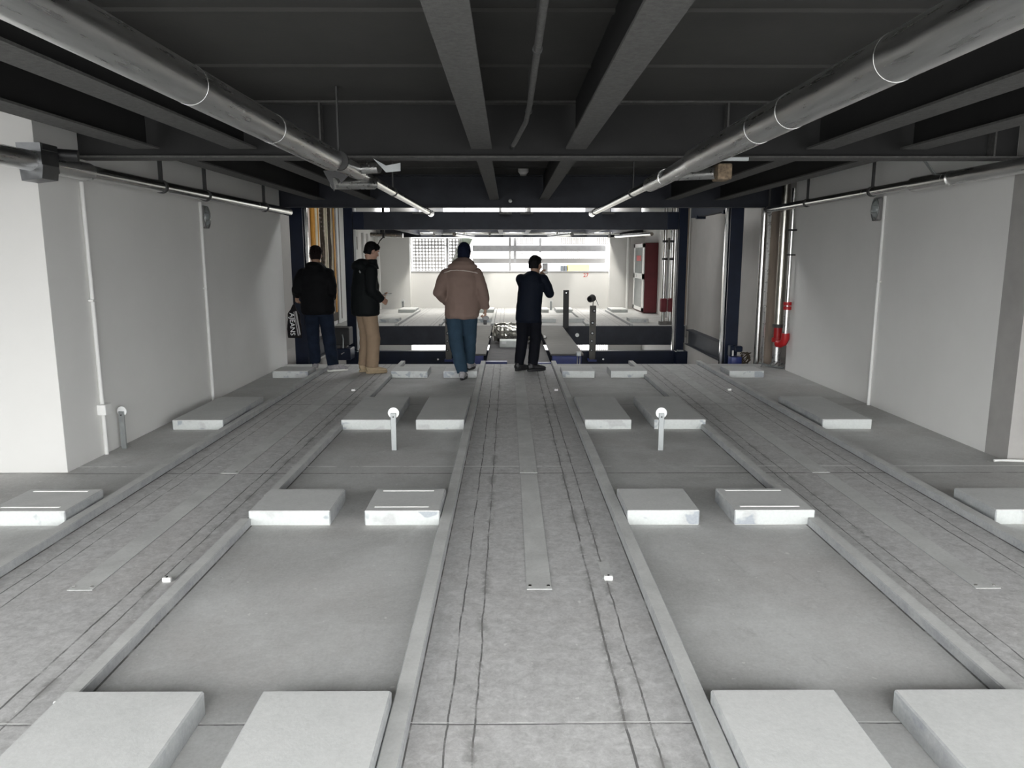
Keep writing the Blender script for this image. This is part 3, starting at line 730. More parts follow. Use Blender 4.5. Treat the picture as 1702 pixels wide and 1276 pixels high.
MB().box(3.83, 3.93, 10.38, 10.45, 1.93, 1.955).build('wall_bracket', 'black_plastic', t)
MB().box(3.83, 3.93, 10.38, 10.45, 1.60, 1.62).build('wall_bracket', 'black_plastic', t)
t = thing('boxed_riser', 'brown boarded riser beside the clad pipe', 'riser', (3.98, 11.15, 0))
MB().box(3.83, 3.97, 11.15, 11.22, -.05, 2.28).build('board', 'brown_board', t)
MB().box(3.812, 3.829, 11.13, 11.22, -.05, 2.28).build('edge_strip', 'galvanised', t)
o = MB().cyl((3.80, 11.35, -.05), (3.80, 11.35, 4.5), .045, seg=24).build('riser_pipe', 'bright_steel', None, True)
tag(o, 'mirror-bright riser pipe left of the brown boarded riser', 'pipe')
m = MB()
for k in range(5): m.tube([(3.66 + .30 * i / 6, 10.72 + .12 * math.sin(i * .7 + k) , .02 + k * .012 + .02 * math.sin(i + k)) for i in range(7)], .009, 8)
o = m.build('cable_coil', 'galvanised_dull', None, True); tag(o, 'loose grey cable coil on the floor by the foot of the right riser pipes', 'cable')

# far bay risers, right
for k, (x, y, r, mt, lab) in enumerate(((3.62, 17.55, .045, 'bright_steel', 'bright sprinkler riser with valve, left one at the far right column'),
                                       (3.80, 17.6, .045, 'bright_steel', 'bright sprinkler riser with valve, right one at the far right column'))):
    t = thing('sprinkler_riser', lab, 'pipe', (x, y, 0), 'sprinkler risers across the shaft')
    MB().cyl((x, y, 0), (x, y, 3.1), r, seg=20).build('tube', mt, t, True)
    MB().box(x - .075, x + .075, y - .08, y + .08, .3, .62, .03, 2).build('valve', 'maroon_paint', t)
    MB().box(x - .08, x + .08, y - .1, y + .1, 0, .08).build('foot', 'plate_grey', t)
    for z in (1.5, 1.9): MB().cyl((x, y, z), (x, y, z + .05), r + .02, seg=16).build('clamp', 'black_plastic', t)
o = MB().box(3.98, 4.145, 17.5, 17.75, 0, 3.1).build('boxed_riser', 'brown_board'); tag(o, 'brown boarded riser across the shaft behind the far right column', 'riser')
o = MB().cyl((3.95, 17.2, -2.8), (3.95, 17.2, 3.1), .04, seg=16).build('riser_pipe', 'bright_steel', None, True); tag(o, 'bright riser pipe just left of the far right column, across the shaft', 'pipe')
# hydrant cabinet
t = thing('hydrant_cabinet', 'tall maroon fire hose cabinet with glazed door on the far right wall', 'cabinet', (3.9, 22, 0))
MB().box(3.78, 4.15, 21.0, 22.7, 0.02, 1.95, .01).build('body', 'maroon_paint', t)
m = MB()
for a, b, c, d in ((21.0, 22.7, .05, .15), (21.0, 22.7, 1.83, 1.93), (21.0, 22.7, .95, 1.1), (21.0, 21.25, .05, 1.93), (22.5, 22.7, .05, 1.93)): m.box(3.755, 3.781, a, b, c, d)
dr = m.build('door_frame', 'white_plastic', t)
MB().box(3.765, 3.775, 21.25, 22.5, .15, .95).build('pane', 'cabinet_glass', t)
MB().box(3.765, 3.775, 21.25, 22.5, 1.1, 1.83).build('pane', 'cabinet_glass', t)
MB().box(3.74, 3.758, 22.1, 22.16, .98, 1.07).build('handle', 'bright_steel', t)
MB().box(3.758, 3.766, 21.5, 22.2, 1.45, 1.60).build('sign_patch', 'red_paint', t)
o = MB().cyl((3.62, 22.9, 0), (3.62, 22.9, 2.2), .05, seg=16).build('riser_pipe', 'conduit_white', None, True); tag(o, 'white pipe in the far right corner beside the cabinet', 'pipe')
o = MB().box(4.07, 4.15, 19.3, 19.55, 1.75, 2.05, .02).build('wall_light', 'plate_grey'); tag(o, 'small grey lamp high on the far right wall', 'light')
o = MB().cyl((4.12, 19.6, 0), (4.12, 19.6, 1.8), .02, seg=10).build('wall_conduit', 'louvre_grey', None, True); tag(o, 'thin grey conduit on the far right wall under the small lamp', 'conduit')
# far bay risers, left
for k, (x, y, r, lab) in enumerate(((-3.93, 19.2, .045, 'white pipe on the far left wall, nearest'), (-3.93, 20.6, .04, 'white pipe on the far left wall, second'),
                                   (-3.93, 21.3, .04, 'white pipe on the far left wall, third'), (-3.9, 22.8, .055, 'white pipe in the far left corner'))):
    o = MB().cyl((x, y, 0), (x, y, 2.2), r, seg=16).build('riser_pipe', 'conduit_white', None, True); tag(o, lab, 'pipe', 'white pipes on the far left wall')
o = MB().box(-4.05, -3.98, 19.9, 20.15, 1.75, 2.1, .02).build('wall_light', 'plate_grey'); tag(o, 'small grey lamp high on the far left wall', 'light')
# pipes under the far ceiling
t = thing('sprinkler_main', 'silver cross pipe under the far ceiling in front of the rear windows', 'pipe', (.1, 22.6, 2.2))
MB().cyl((-2.6, 22.6, 2.245), (3.3, 22.6, 2.245), .035, seg=16).build('tube', 'bright_steel', t, True)
for x in (-2.2, -.55, 1.45, 3.0): MB().box(x - .03, x + .03, 22.55, 22.65, 2.13, 2.30).build('clamp', 'dark_clamp', t)
t = thing('sprinkler_branch', 'short silver pipe under the far ceiling at the left', 'pipe', (-2.9, 18.5, 2.1))
MB().cyl((-3.35, 18.6, 2.10), (-2.55, 18.5, 2.075), .055, seg=20).build('tube', 'galvanised', t, True)
MB().box(-3.05, -3.0, 18.5, 18.6, 2.02, 3.15).build('clamp', 'dark_clamp', t)
MB().tube([(-3.0, 18.4, 2.05), (-3.1, 18.4, 1.95), (-3.15, 18.4, 1.85)], .012).build('wire', 'black_plastic', t)
def branch(p0, p1, r, lab):
    t = thing('sprinkler_branch', lab, 'pipe', p0)
    MB().cyl(p0, p1, r, seg=20).build('tube', 'bright_steel', t, True)
    q = (Vector(p0) + Vector(p1)) / 2
    MB().cyl((q.x, q.y, q.z), (q.x, q.y, 3.15), .008, seg=8).build('hanger', 'dark_clamp', t)
branch((-1.35, 19.2, 2.13), (-.95, 20.9, 2.10), .05, 'short bright pipe under the far ceiling, left of centre')
branch((1.60, 19.2, 2.13), (1.1, 20.9, 2.10), .05, 'short bright pipe under the far ceiling, right of centre')
branch((3.5, 18.6, 2.12), (3.05, 21.6, 2.14), .045, 'slanting bright pipe under the far ceiling at the right')

# ------------------------------------------------------------------ painted number on the parapet
def text(s, size, loc, rot, mat, ext=.0015, parent=None, name='lettering'):
    cu = bpy.data.curves.new(name, 'FONT'); cu.body = s; cu.size = size; cu.extrude = ext; cu.align_x = 'CENTER'; cu.align_y = 'CENTER'
    o = bpy.data.objects.new(name, cu); C.objects.link(o)
    dg = bpy.context.evaluated_depsgraph_get(); me = bpy.data.meshes.new_from_object(o.evaluated_get(dg))
    bpy.data.objects.remove(o)
    me.materials.clear(); me.materials.append(MATS[mat])
    o = bpy.data.objects.new(name, me); C.objects.link(o)
    if parent is not None: o.parent = parent; o.location = Vector(loc) - wloc(parent)
    else: o.location = loc
    o.rotation_euler = rot
    return o
o = text('27', .17, (2.40, 23.395, 1.0), (PI / 2, 0, 0), 'red_marking', name='painted_number'); tag(o, 'red painted number 27 on the rear parapet wall', 'marking')

# ------------------------------------------------------------------ window screens and the street outside
def perforated(x0, x1, z0, z1, y, pitch, r, lab, clip=None):
    m = MB(); bm = m.bm
    nx = int((x1 - x0) / pitch); nz = int((z1 - z0) / pitch); K = 12
    for i in range(nx):
        for j in range(nz):
            cx, cz = x0 + (i + .5) * pitch, z0 + (j + .5) * pitch
            if clip and not clip(cx, cz): continue
            h = pitch / 2
            inner, outer = [], []
            for k in range(K):
                a = 2 * PI * k / K + PI / K; c_, s_ = math.cos(a), math.sin(a); q = h / max(abs(c_), abs(s_))
                inner.append(bm.verts.new((cx + r * c_, y, cz + r * s_))); outer.append(bm.verts.new((cx + q * c_, y, cz + q * s_)))
            # square corners
            cor = {0: None}
            for k in range(K):
                bm.faces.new((outer[k], outer[(k + 1) % K], inner[(k + 1) % K], inner[k]))
    g = bmesh.ops.extrude_face_region(bm, geom=bm.faces[:])
    for v in g['geom']:
        if isinstance(v, bmesh.types.BMVert): v.co.y += .006
    t = thing('perforated_screen', lab, 'screen', ((x0 + x1) / 2, y, z0), 'perforated metal screens outside the window')
    m.build('sheet', 'screen_grey', t)
    return t
t = perforated(-2.98, -1.93, 1.126, 2.14, 23.66, .1, .035, 'perforated grey metal screen, left part of the rear window')
for z in (1.45, 1.9): MB().box(-2.98, -1.93, 23.68, 23.70, z, z + .03).build('rail', 'louvre_grey', t)
MB().box(-1.93, -1.86, 23.62, 23.70, 1.126, 2.14).build('mullion', 'louvre_grey', t)
t = perforated(-1.84, -1.44, 1.126, 2.14, 23.66, .1, .035, 'narrow perforated screen next to the slanting green panel', clip=lambda x, z: x < -1.84 + (z - .9) * .42)
o = MB().poly([(-1.86, 23.72, 1.126), (-1.50, 23.72, 2.14), (-1.10, 23.72, 2.14), (-1.40, 23.72, 1.5), (-1.55, 23.72, 1.126)], (0, .03, 0)).build('slanting_panel', 'panel_mint')
tag(o, 'slanting pale green panel outside the rear window', 'panel')
t = thing('window_barrier', 'grey horizontal bars and upright posts outside the rear window', 'barrier', (1, 23.9, 1.12))
MB().box(-1.12, 3.06, 23.86, 23.92, 1.735, 1.915).build('rail', 'louvre_grey', t)
MB().box(-1.12, 3.06, 24.0, 24.06, 1.36, 1.51).build('rail', 'panel_grey', t)
MB().box(.02, .08, 23.62, 23.70, 1.126, 2.15).build('post', 'louvre_grey', t)
MB().box(.17, .25, 23.80, 23.86, 1.38, 2.15).build('post', 'louvre_grey', t)
MB().box(.97, 1.04, 23.93, 23.97, 1.7, 2.15).build('post', 'louvre_grey', t)
# apartment block across the street
t = thing('apartment_block', 'bright white building with balcony rails seen through the rear windows', 'building', (0, 40, -12))
MB().box(-22, 24, 40, 50, -12, 14).build('wall', 'facade_white', t)
for z in (-6.2, -3.3, -.4, 2.5, 5.4): MB().box(-22, 24, 39.4, 40, z, z + .25).build('balcony_slab', 'facade_white', t)
for k, (x0, x1, z0, z1) in enumerate(((.38, 1.30, 2.22, 2.52), (2.75, 3.95, 2.22, 2.52), (4.6, 5.25, 2.22, 2.52), (-1.9, -1.1, 1.45, 1.8),
                                      (2.75, 3.95, 1.42, 1.85), (4.6, 5.25, 1.42, 1.85), (.38, 1.30, 1.70, 1.85), (3.45, 3.9, -3.5, -3.0), (4.5, 5.25, -3.5, -2.95))):
    m = MB(); x = x0
    while x < x1: m.box(x, x + .028, 39.36, 39.39, z0, z1); x += .105
    m.box(x0, x1, 39.36, 39.39, z0 - .03, z0)
    m.build('balcony_rail', 'facade_rail', t)
MB().box(3.1, 4.2, 39.3, 40, .4, 1.13).build('yellow_patch', 'facade_yellow', t)
for x in (2.72, 2.92): MB().box(x, x + .13, 39.3, 40, .78, 1.08).build('window', 'facade_glass', t)

# street ground
o = struct(MB().box(-60, 60, 24, 90, -12.3, -12).build('ground', 'facade_band'))
o['kind'] = 'structure'

#PEOPLE#
# ------------------------------------------------------------------ people
from mathutils.bvhtree import BVHTree
def V(*a): return Vector(a)
def local_build(mb, name, mat, parent, smooth=True):
    bm = mb.bm; bmesh.ops.recalc_face_normals(bm, faces=bm.faces[:])
    me = bpy.data.meshes.new(name); bm.to_mesh(me); bm.free(); me.materials.append(MATS[mat])
    for p in me.polygons: p.use_smooth = smooth
    o = bpy.data.objects.new(name, me); C.objects.link(o)
    if parent is not None: o.parent = parent
    return o
def hand(mb, w, d, n, s, curl=.5, grip=None):
    """w wrist, d along the hand, n palm side, s thumb side"""
    w, d, n, s = V(*w), V(*d).normalized(), V(*n).normalized(), V(*s)
    s = (s - d * s.dot(d)).normalized(); n = (n - d * n.dot(d) - s * n.dot(s)).normalized()
    mb.tube([w - d * .03, w + d * .01, w + d * .05, w + d * .092], [(.027, .021), (.030, .020), (.043, .017), (.040, .014)], 14, ref=n)
    for k, L in enumerate((.072, .080, .074, .058)):
        b = w + d * (.088 - abs(k - 1) * .004) + s * (.031 - .0205 * k); dr = d.copy(); pts = [b - d * .012, b]; r = [.0098, .0095]
        c = curl * (1 + .12 * k)
        for i, f in enumerate((.45, .30, .25)):
            ang = c * (.7, 1.0, .7)[i]
            dr = (dr * math.cos(ang) + n * math.sin(ang)).normalized() if i == 0 else Matrix.Rotation(ang, 3, d.cross(n)) @ dr
            pts.append(pts[-1] + dr * L * f); r.append(.0092 - .0007 * i)
        mb.tube(pts, r, 8, ref=s); mb.sph(pts[-1], .0078, 8)
    b = w + d * .028 + s * .030; t1 = b + (d * .62 + s * .75 + n * .25).normalized() * .036
    t2 = t1 + (d * .85 + s * .25 + n * (.3 + curl * .5)).normalized() * .032
    mb.tube([b - s * .012, b, t1, t2], [.012, .012, .0105, .009], 8, ref=n); mb.sph(t2, .009, 8)
def head(mb, c, rot, k=1.0):
    def P(x, y, z): return V(*c) + rot @ V(x, y, z) * k
    S = lambda p, r: mb.sph(P(*p), tuple(q * k for q in r), 20, rot)
    S((0, -.008, .022), (.076, .097, .098)); S((0, .018, -.035), (.064, .074, .085)); S((0, .052, -.088), (.030, .030, .025))
    S((0, .030, -.075), (.052, .055, .035)); S((0, .096, -.018), (.0125, .020, .020)); S((0, .088, .004), (.010, .018, .028))
    S((0, .080, .030), (.052, .018, .012)); S((0, .087, -.056), (.025, .012, .007)); S((0, .085, -.068), (.021, .012, .007))
    for q in (-1, 1):
        S((q * .077, -.006, -.006), (.009, .020, .032)); S((q * .048, .060, -.025), (.022, .022, .026))
    mb.tube([P(0, -.03, -.05), V(c[0], c[1] - .03, c[2] - .13) , V(c[0], c[1] - .04, c[2] - .20)], [(.056, .056), (.055, .055), (.065, .06)], 16)
def shoe(parent, ank, yaw, mat, sole, L=.285, lift=0):
    r = Matrix.Rotation(yaw, 3, 'Z'); o = V(ank[0], ank[1], 0)
    def P(x, y, z): return o + r @ V(x, y, z + lift)
    m = MB()
    m.tube([P(0, -.075, .05), P(0, -.04, .06), P(0, .03, .058), P(0, .11, .048), P(0, .18, .040), P(0, .205, .034)],
           [(.030, .040), (.040, .055), (.043, .052), (.046, .036), (.042, .026), (.020, .016)], 16, ref=(0, 0, 1))
    m.tube([P(0, -.02, .05), P(0, -.03, .12)], [(.045, .055), (.042, .050)], 16)
    m.sph(P(0, .06, .075), (.035, .06, .022), 12, r)
    s = local_build(organic(m, .007, 3), 'shoe', mat, parent)
    m = MB(); n = 24
    def ring(z, g):
        out_ = []
        for i in range(n):
            a = 2 * PI * i / n; x = math.sin(a); y = math.cos(a)
            wdt = (.046 if y > 0 else .038) * g
            out_.append(P(x * wdt, .062 + y * .148 * g, z))
        return out_
    A = [m.bm.verts.new(p) for p in ring(.001, .95)]; B = [m.bm.verts.new(p) for p in ring(.012, 1.02)]; D = [m.bm.verts.new(p) for p in ring(.030, 1.0)]
    m.bm.faces.new(A); m.bm.faces.new(D)
    for a, b in ((A, B), (B, D)):
        for i in range(n): m.bm.faces.new((a[i], a[(i + 1) % n], b[(i + 1) % n], b[i]))
    local_build(m, 'sole', sole, s)
    m = MB()
    for i in range(4): m.tube([P(-.025, .03 + i * .022, .098 - i * .008), P(0, .03 + i * .022, .106 - i * .009), P(.025, .03 + i * .022, .098 - i * .008)], .003, 6)
    local_build(m, 'laces', sole, s)
def limb_pts(a, b, c, n=4):
    a, b, c = V(*a), V(*b), V(*c); return [a + (b - a) * i / n for i in range(n)] + [b + (c - b) * i / n for i in range(n + 1)]
def lerp_r(r, n):
    out_ = []
    for a, b in zip(r, r[1:]): out_ += [a + (b - a) * i / n for i in range(n)]
    return out_ + [r[-1]]
def person(label, loc, rot, S):
    # the body: one continuous surface from head to ankles, hands with five fingers each
    m = MB()
    hc = S['head']; hr = Matrix.Rotation(S.get('hyaw', 0), 3, 'Z') @ Matrix.Rotation(S.get('hpitch', 0), 3, 'X')
    head(m, hc, hr, S.get('hk', 1.0))
    nb = V(hc[0], hc[1] - .04, hc[2] - .2)
    hip = V(*S['hip']); ch = (nb * .55 + hip * .45)
    tk = S.get('tk', 1)
    m.tube([hip - V(0, 0, .06), hip + V(0, 0, .06), hip * .6 + nb * .4, hip * .25 + nb * .75, nb - V(0, 0, .06), nb + V(0, 0, .02)],
           [(.13 * tk, .10), (.15 * tk, .105), (.135 * tk, .10), (.165 * tk, .105), (.15 * tk, .085), (.07, .06)], 20)
    for sd in ('L', 'R'):
        sh, el, wr = S['arm' + sd]
        m.tube(limb_pts(sh, el, wr), lerp_r([.055, .050, .048, .046, .042, .038, .034, .030, .028], 1)[:9], 12)
        m.sph(sh, .06, 12)
        hd = S.get('hand' + sd)
        if hd: hand(m, wr, *hd)
        th, kn, an = S['leg' + sd]
        m.tube(limb_pts(th, kn, an), [.085, .082, .075, .068, .058, .058, .052, .044, .038], 14)
    body = local_build(organic(m, .0065, 2), 'person', S['skin'], None)
    body.location = loc; body.rotation_euler = (0, 0, rot)
    tag(body, label, 'person')
    # eyes
    for q in (-1, 1):
        m = MB(); m.sph(V(*hc) + hr @ V(q * .031, .079, .010), .0115, 12); e = local_build(m, 'eye', 'white_plastic', body)
        m = MB(); m.sph(V(*hc) + hr @ V(q * .031, .0865, .010), .0055, 10); local_build(m, 'iris', 'hair_black', e)
    # hair
    kind, hm = S['hair']
    m = MB()
    if kind == 'cap':
        m.sph(V(*hc) + hr @ V(0, -.012, .030), (.085, .103, .102), 24, hr)
        m.tube([V(*hc) + hr @ V(0, -.030, .02), V(*hc) + hr @ V(0, -.035, -.075)], [(.084, .085), (.078, .068)], 20)
        m.tube([V(*hc) + hr @ V(0, -.012, -.004), V(*hc) + hr @ V(0, -.012, .03)], [(.088, .106), (.088, .106)], 24)
    else:
        m.sph(V(*hc) + hr @ V(0, -.018, .038), (.084, .098, .092), 24, hr)
        m.sph(V(*hc) + hr @ V(0, .035, .070), (.066, .060, .052), 20, hr)
        m.tube([V(*hc) + hr @ V(0, -.045, .03), V(*hc) + hr @ V(0, -.052, -.060)], [(.080, .070), (.066, .052)], 20)
        if kind == 'curly':
            for i in range(60):
                a, b = random.random() * 2 * PI, random.random() * 1.7
                p = V(math.sin(b) * math.cos(a) * .086, math.sin(b) * math.sin(a) * .10 - .02, math.cos(b) * .092 + .035)
                if p.y > .05 and p.z < .06: continue
                m.sph(V(*hc) + hr @ p, .016, 8)
    local_build(organic(m, .006, 2, .003, 40), 'cap' if kind == 'cap' else 'hair', hm, body)
    # trousers
    m = MB(); tr = S['trouser']
    m.tube([V(hip.x, hip.y, hip.z - .10), V(hip.x, hip.y, hip.z), V(hip.x, hip.y, S.get('waist', hip.z + .14))],
           [(tr[0] * .97, .125), (tr[0], .135), (tr[0] * .93, .125)], 22)
    for sd in ('L', 'R'):
        th, kn, an = S['leg' + sd]; an = (an[0], an[1], an[2] - .01)
        m.tube(limb_pts(th, kn, an), [tr[1], tr[1], tr[1] * .95, tr[1] * .88, tr[2] * 1.05, tr[2], tr[2] * .97, tr[3] * 1.05, tr[3]], 16)
    local_build(organic(m, .010, 3, .007, 8, loc[0]), 'trousers', S['trouser_mat'], body)
    # coat
    m = MB()
    m.tube([V(*p[:3]) for p in S['coat']], [(p[3], p[4]) for p in S['coat']], 26)
    for sd in ('L', 'R'):
        sh, el, wr = [V(*q) for q in S['arm' + sd]]; wr2 = wr + (el - wr).normalized() * .015
        ra = S['sleeve']
        m.tube(limb_pts(sh, el, wr2), lerp_r([ra[0], ra[0], ra[0] * .97, ra[1] * 1.04, ra[1], ra[1] * .96, ra[1] * .9, ra[2] * 1.05, ra[2]], 1)[:9], 16)
        m.sph(sh, ra[0] * 1.02, 14); m.sph(el, ra[1] * 1.0, 14)
    if S.get('hood'):
        for (x, y, z, a, b, c_) in S['hood']: m.sph((x, y, z), (a, b, c_), 20)
    coll = S.get('collar')
    if coll:
        n2 = V(nb.x, nb.y + .02, nb.z)
        m.tube([n2 - V(0, 0, .04), n2 + V(0, 0, .05), n2 + V(0, .0, .05 + coll)], [(.13, .11), (.085, .085), (.078, .085)], 20)
    cm = organic(m, .010, 3, S.get('fold', .008), 7, loc[0] * 3)
    bvh = BVHTree.FromBMesh(cm.bm)
    coat = local_build(cm, 'jacket', S['coat_mat'], body)
    for sd in ('L', 'R'):
        an = S['leg' + sd][2]; shoe(body, an, S['foot' + sd], *S['shoe'], lift=S.get('lift' + sd, 0))
    return body, coat, bvh
def on_back(bvh, x, z, off=.004):
    h = bvh.ray_cast(V(x, -2, z), V(0, 1, 0))
    return V(x, (h[0].y if h[0] else -.15) - off, z)

# person 1: dark jacket, dark jeans, leftmost
b, coat, bvh = person('person in a black jacket and dark jeans seen from behind, leftmost, by the navy column', (-2.65, 10.42, 0), 0, dict(
    head=(0, .04, 1.60), hyaw=.25, hpitch=-.12, skin='skin_dark', hair=('curly', 'hair_brown'),
    hip=(.02, 0, .88), armL=((-.175, 0, 1.345), (-.245, -.07, 1.14), (-.295, .08, 1.06)), armR=((.175, 0, 1.345), (.225, -.06, 1.12), (.17, .14, 1.02)),
    handL=((-.05, .25, -1), (.8, .5, 0), (.3, 1, 0), .85), handR=((-.5, .8, -.4), (-1, -.3, 0), (0, .3, 1), .4),
    legL=((-.08, .02, .86), (-.10, .10, .48), (-.10, .16, .11)), legR=((.11, 0, .86), (.14, .03, .48), (.195, -.02, .10)),
    footL=.25, footR=-1.15, trouser=(.195, .108, .088, .078), trouser_mat='denim_dark',
    coat=[(.01, 0, .80, .20, .15), (.01, 0, .84, .235, .17), (.01, 0, 1.0, .235, .175), (0, 0, 1.2, .235, .175), (0, 0, 1.33, .235, .16), (0, 0, 1.41, .175, .14), (0, .0, 1.47, .12, .11), (0, 0, 1.51, .09, .09)],
    sleeve=(.088, .078, .062), hood=[(0, -.07, 1.46, .125, .075, .06)], collar=.03, coat_mat='coat_black', shoe=('shoe_grey', 'shoe_sole'), fold=.010))
# bag held in the left hand
t = thing('carrier_bag', 'black bag with white lettering and grey stripes hanging beside the leftmost person', 'bag', (-3.0, 10.5, .45))
m = MB().tube([(-3.0, 10.50, .46), (-3.0, 10.50, .60), (-3.0, 10.50, .80), (-3.0, 10.51, .87), (-2.995, 10.51, .93)], [(.10, .035), (.10, .05), (.085, .045), (.04, .03), (.015, .012)], 18)
organic_bag = organic(m, .008, 2, .006, 12, 2); organic_bag.build('bag_body', 'bag_black', t, True)
MB().tube([(-2.985, 10.50, .93), (-2.985, 10.515, 1.0), (-2.985, 10.51, 1.06)], .008, 8).build('handle', 'bag_black', t, True)
MB().poly([(-2.965, 10.438, .84), (-2.94, 10.438, .84), (-2.90, 10.438, .52), (-2.915, 10.438, .50)], (0, .005, 0)).build('stripe', 'bag_grey', t)
MB().poly([(-2.985, 10.437, .83), (-2.975, 10.437, .83), (-2.925, 10.437, .50), (-2.94, 10.437, .50)], (0, .005, 0)).build('stripe', 'bag_grey', t)
text('AJEANS', .095, (-3.01, 10.434, .66), (PI / 2, PI / 2, 0), 'white_print', parent=t)

# person 2: dark coat, beige trousers, looking at phone
R2 = math.radians(-55)
b, coat, bvh = person('person in a black hooded coat and beige trousers standing sideways, looking down at a phone', (-1.94, 10.25, .004), R2, dict(
    head=(0, .11, 1.655), hyaw=0, hpitch=-.38, skin='skin', hair=('short', 'hair_black'),
    hip=(0, 0, .90), armL=((-.20, .02, 1.40), (-.25, -.02, 1.13), (-.09, .21, 1.04)), armR=((.20, 0, 1.40), (.25, -.03, 1.14), (.20, .15, 1.0)),
    handL=((.35, 1, .05), (0, 0, 1), (1, -.3, 0), .45), handR=((-.4, .9, -.3), (-1, 0, 0), (0, 0, 1), .5),
    legL=((-.09, .0, .88), (-.10, .04, .48), (-.10, .0, .10)), legR=((.09, 0, .88), (.10, .05, .48), (.09, .02, .10)),
    footL=-.1, footR=-.25, trouser=(.175, .105, .092, .088), trouser_mat='chino',
    coat=[(0, -.01, .79, .20, .16), (0, -.01, .82, .235, .185), (0, -.01, 1.0, .235, .185), (0, 0, 1.2, .225, .175), (0, 0, 1.36, .205, .15), (0, .0, 1.46, .13, .12), (0, .02, 1.52, .09, .09)],
    sleeve=(.085, .074, .058), hood=[(0, -.09, 1.46, .14, .085, .075), (0, -.04, 1.50, .12, .09, .06)], collar=.04, coat_mat='coat_charcoal', shoe=('shoe_tan', 'shoe_tan'), fold=.006))
lp = None
h = bvh.ray_cast(V(.11, -2, 1.38), V(0, 1, 0))
if h[0]:
    m = MB().sph(V(.115, h[0].y - .001, 1.38), (.032, .006, .014), 12); m.sph(V(.10, h[0].y - .001, 1.385), (.014, .006, .020), 10)
    local_build(m, 'chest_patch', 'logo_grey', coat)
w0 = Matrix.Rotation(R2, 3, 'Z')
p = V(-1.94, 10.25, 0) + w0 @ V(-.045, .33, 1.070)
t = thing('phone', 'dark phone held low by the person in beige trousers', 'phone', p)
dv, sv = w0 @ V(.3, 1, .12), w0 @ V(1, -.3, .0)
MB().obox(p, sv, dv, dv.cross(sv), .036, .075, .004).build('phone_body', 'phone_black', t)
MB().obox(p + dv.cross(sv).normalized() * -.0045, sv, dv, dv.cross(sv), .033, .070, .0008).build('screen', 'cabinet_glass', t)

# person 3: pink coat, blue jeans
b, coat, bvh = person('person in a dusty pink coat, navy cap and blue jeans, seen from behind', (-.60, 9.72, 0), 0, dict(
    head=(.035, .05, 1.64), hyaw=-.1, hpitch=-.15, skin='skin', hair=('cap', 'cap_navy'), hk=1.0,
    hip=(.0, 0, .90), armL=((-.19, 0, 1.35), (-.275, -.11, 1.15), (-.19, .06, .99)), armR=((.19, 0, 1.35), (.265, -.06, 1.13), (.30, .04, .92)),
    handL=((.5, .7, -.5), (1, 0, 0), (0, .3, 1), .4), handR=((.0, .10, -1), (-1, .1, 0), (0, 1, 0), .9),
    legL=((-.10, .0, .88), (-.085, .03, .48), (.0, -.03, .10)), legR=((.09, .02, .88), (.085, .16, .52), (.075, .215, .195)), liftR=.094,
    footL=-.15, footR=-.3, trouser=(.20, .110, .090, .075), trouser_mat='denim_blue',
    coat=[(.0, 0, .80, .205, .16), (.0, 0, .84, .225, .175), (.01, 0, 1.0, .235, .185), (.01, 0, 1.2, .235, .18), (.0, 0, 1.33, .235, .165), (.015, 0, 1.40, .19, .145), (.02, .0, 1.46, .14, .12), (.03, .01, 1.50, .10, .10)],
    sleeve=(.092, .084, .058), hood=[(.02, -.09, 1.46, .19, .09, .065), (.03, -.06, 1.51, .145, .10, .055), (.03, -.02, 1.54, .11, .10, .04)], collar=.03, coat_mat='coat_pink', shoe=('shoe_grey', 'shoe_black'), fold=.011))
m = MB()
pts = [on_back(bvh, x, z) for x, z in ((-.22, 1.385), (-.17, 1.40), (-.13, 1.415), (-.05, 1.42), (.03, 1.415), (.10, 1.405), (.17, 1.39), (.21, 1.38))]
m.tube(pts, .0045, 6); local_build(m, 'piping', 'piping', coat)
m = MB(); m.tube([on_back(bvh, x, .83, -.004) for x in (-.16, -.08, 0, .08, .16)], .006, 6); local_build(m, 'hem_band', 'coat_pink', coat)
p = V(-.60 + .305, 9.72 + .02, .79)
t = thing('handheld_item', 'small grey and black item dangling from the right hand of the person in pink', 'handheld item', p)
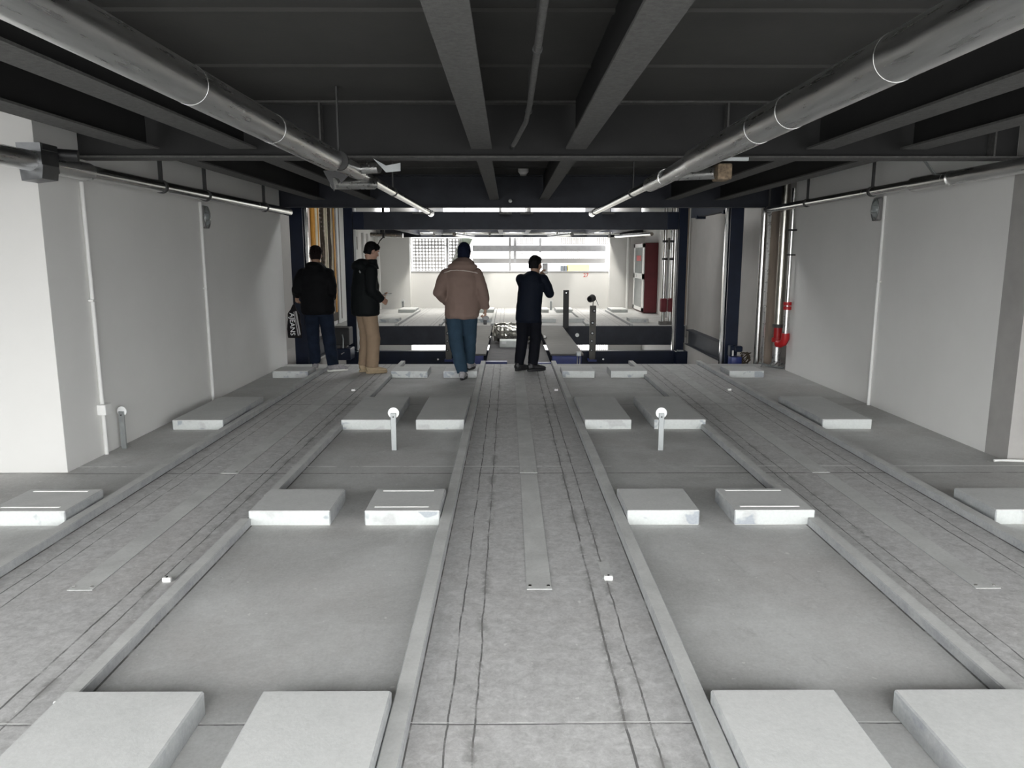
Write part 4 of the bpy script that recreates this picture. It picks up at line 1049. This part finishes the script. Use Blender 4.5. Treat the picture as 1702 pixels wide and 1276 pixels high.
MB().sph(p + V(0, 0, .01), (.045, .02, .032), 16).build('grey_part', 'bag_grey', t, True)
MB().box(p.x - .03, p.x + .015, p.y - .015, p.y + .015, p.z - .075, p.z - .015, .008, 2).build('black_part', 'black_plastic', t, True)

# person 4: navy suit, photographing
b, coat, bvh = person('person in dark navy clothes photographing with a raised phone, in the centre lane', (.25, 10.40, .004), 0, dict(
    tk=.72, head=(.125, .06, 1.475), hyaw=-.55, hpitch=-.10, skin='skin_dark', hair=('short', 'hair_black'),
    hip=(.035, 0, .82), armL=((-.07, .02, 1.27), (.0, .26, 1.10), (.19, .40, 1.28)), armR=((.23, 0, 1.27), (.325, .10, 1.08), (.28, .33, 1.23)),
    handL=((.35, .25, 1), (1, 0, 0), (0, -1, .2), .5), handR=((-.05, .30, 1), (-1, .1, 0), (0, -1, .2), .6),
    legL=((-.045, .0, .80), (-.055, .04, .44), (-.10, .05, .10)), legR=((.115, 0, .80), (.13, .05, .44), (.09, -.02, .10)),
    footL=-.7, footR=-1.1, trouser=(.165, .095, .078, .070), trouser_mat='trousers_black', waist=.95,
    coat=[(.03, 0, .68, .165, .13), (.03, 0, .72, .180, .145), (.035, 0, .9, .175, .145), (.055, 0, 1.1, .175, .145), (.075, 0, 1.24, .185, .135), (.09, .0, 1.33, .12, .11), (.10, .01, 1.37, .08, .08)],
    sleeve=(.078, .068, .052), hood=[(.085, -.04, 1.345, .085, .06, .03)], collar=.02, coat_mat='coat_navy', shoe=('shoe_black', 'shoe_black'), fold=.006))
p = V(.25 + .275, 10.40 + .44, 1.405)
t = thing('phone', 'phone in a clear case held up to photograph the lift shaft', 'phone', p)
MB().box(p.x - .038, p.x + .038, p.y - .005, p.y + .005, p.z - .06, p.z + .085, .004).build('phone_body', 'phone_black', t)
MB().box(p.x - .034, p.x + .034, p.y - .0065, p.y - .005, p.z - .055, p.z + .068).build('screen', 'white_plastic', t)
m = MB().sph((.335, 10.42 - .08, 1.24), (.03, .01, .014), 10)
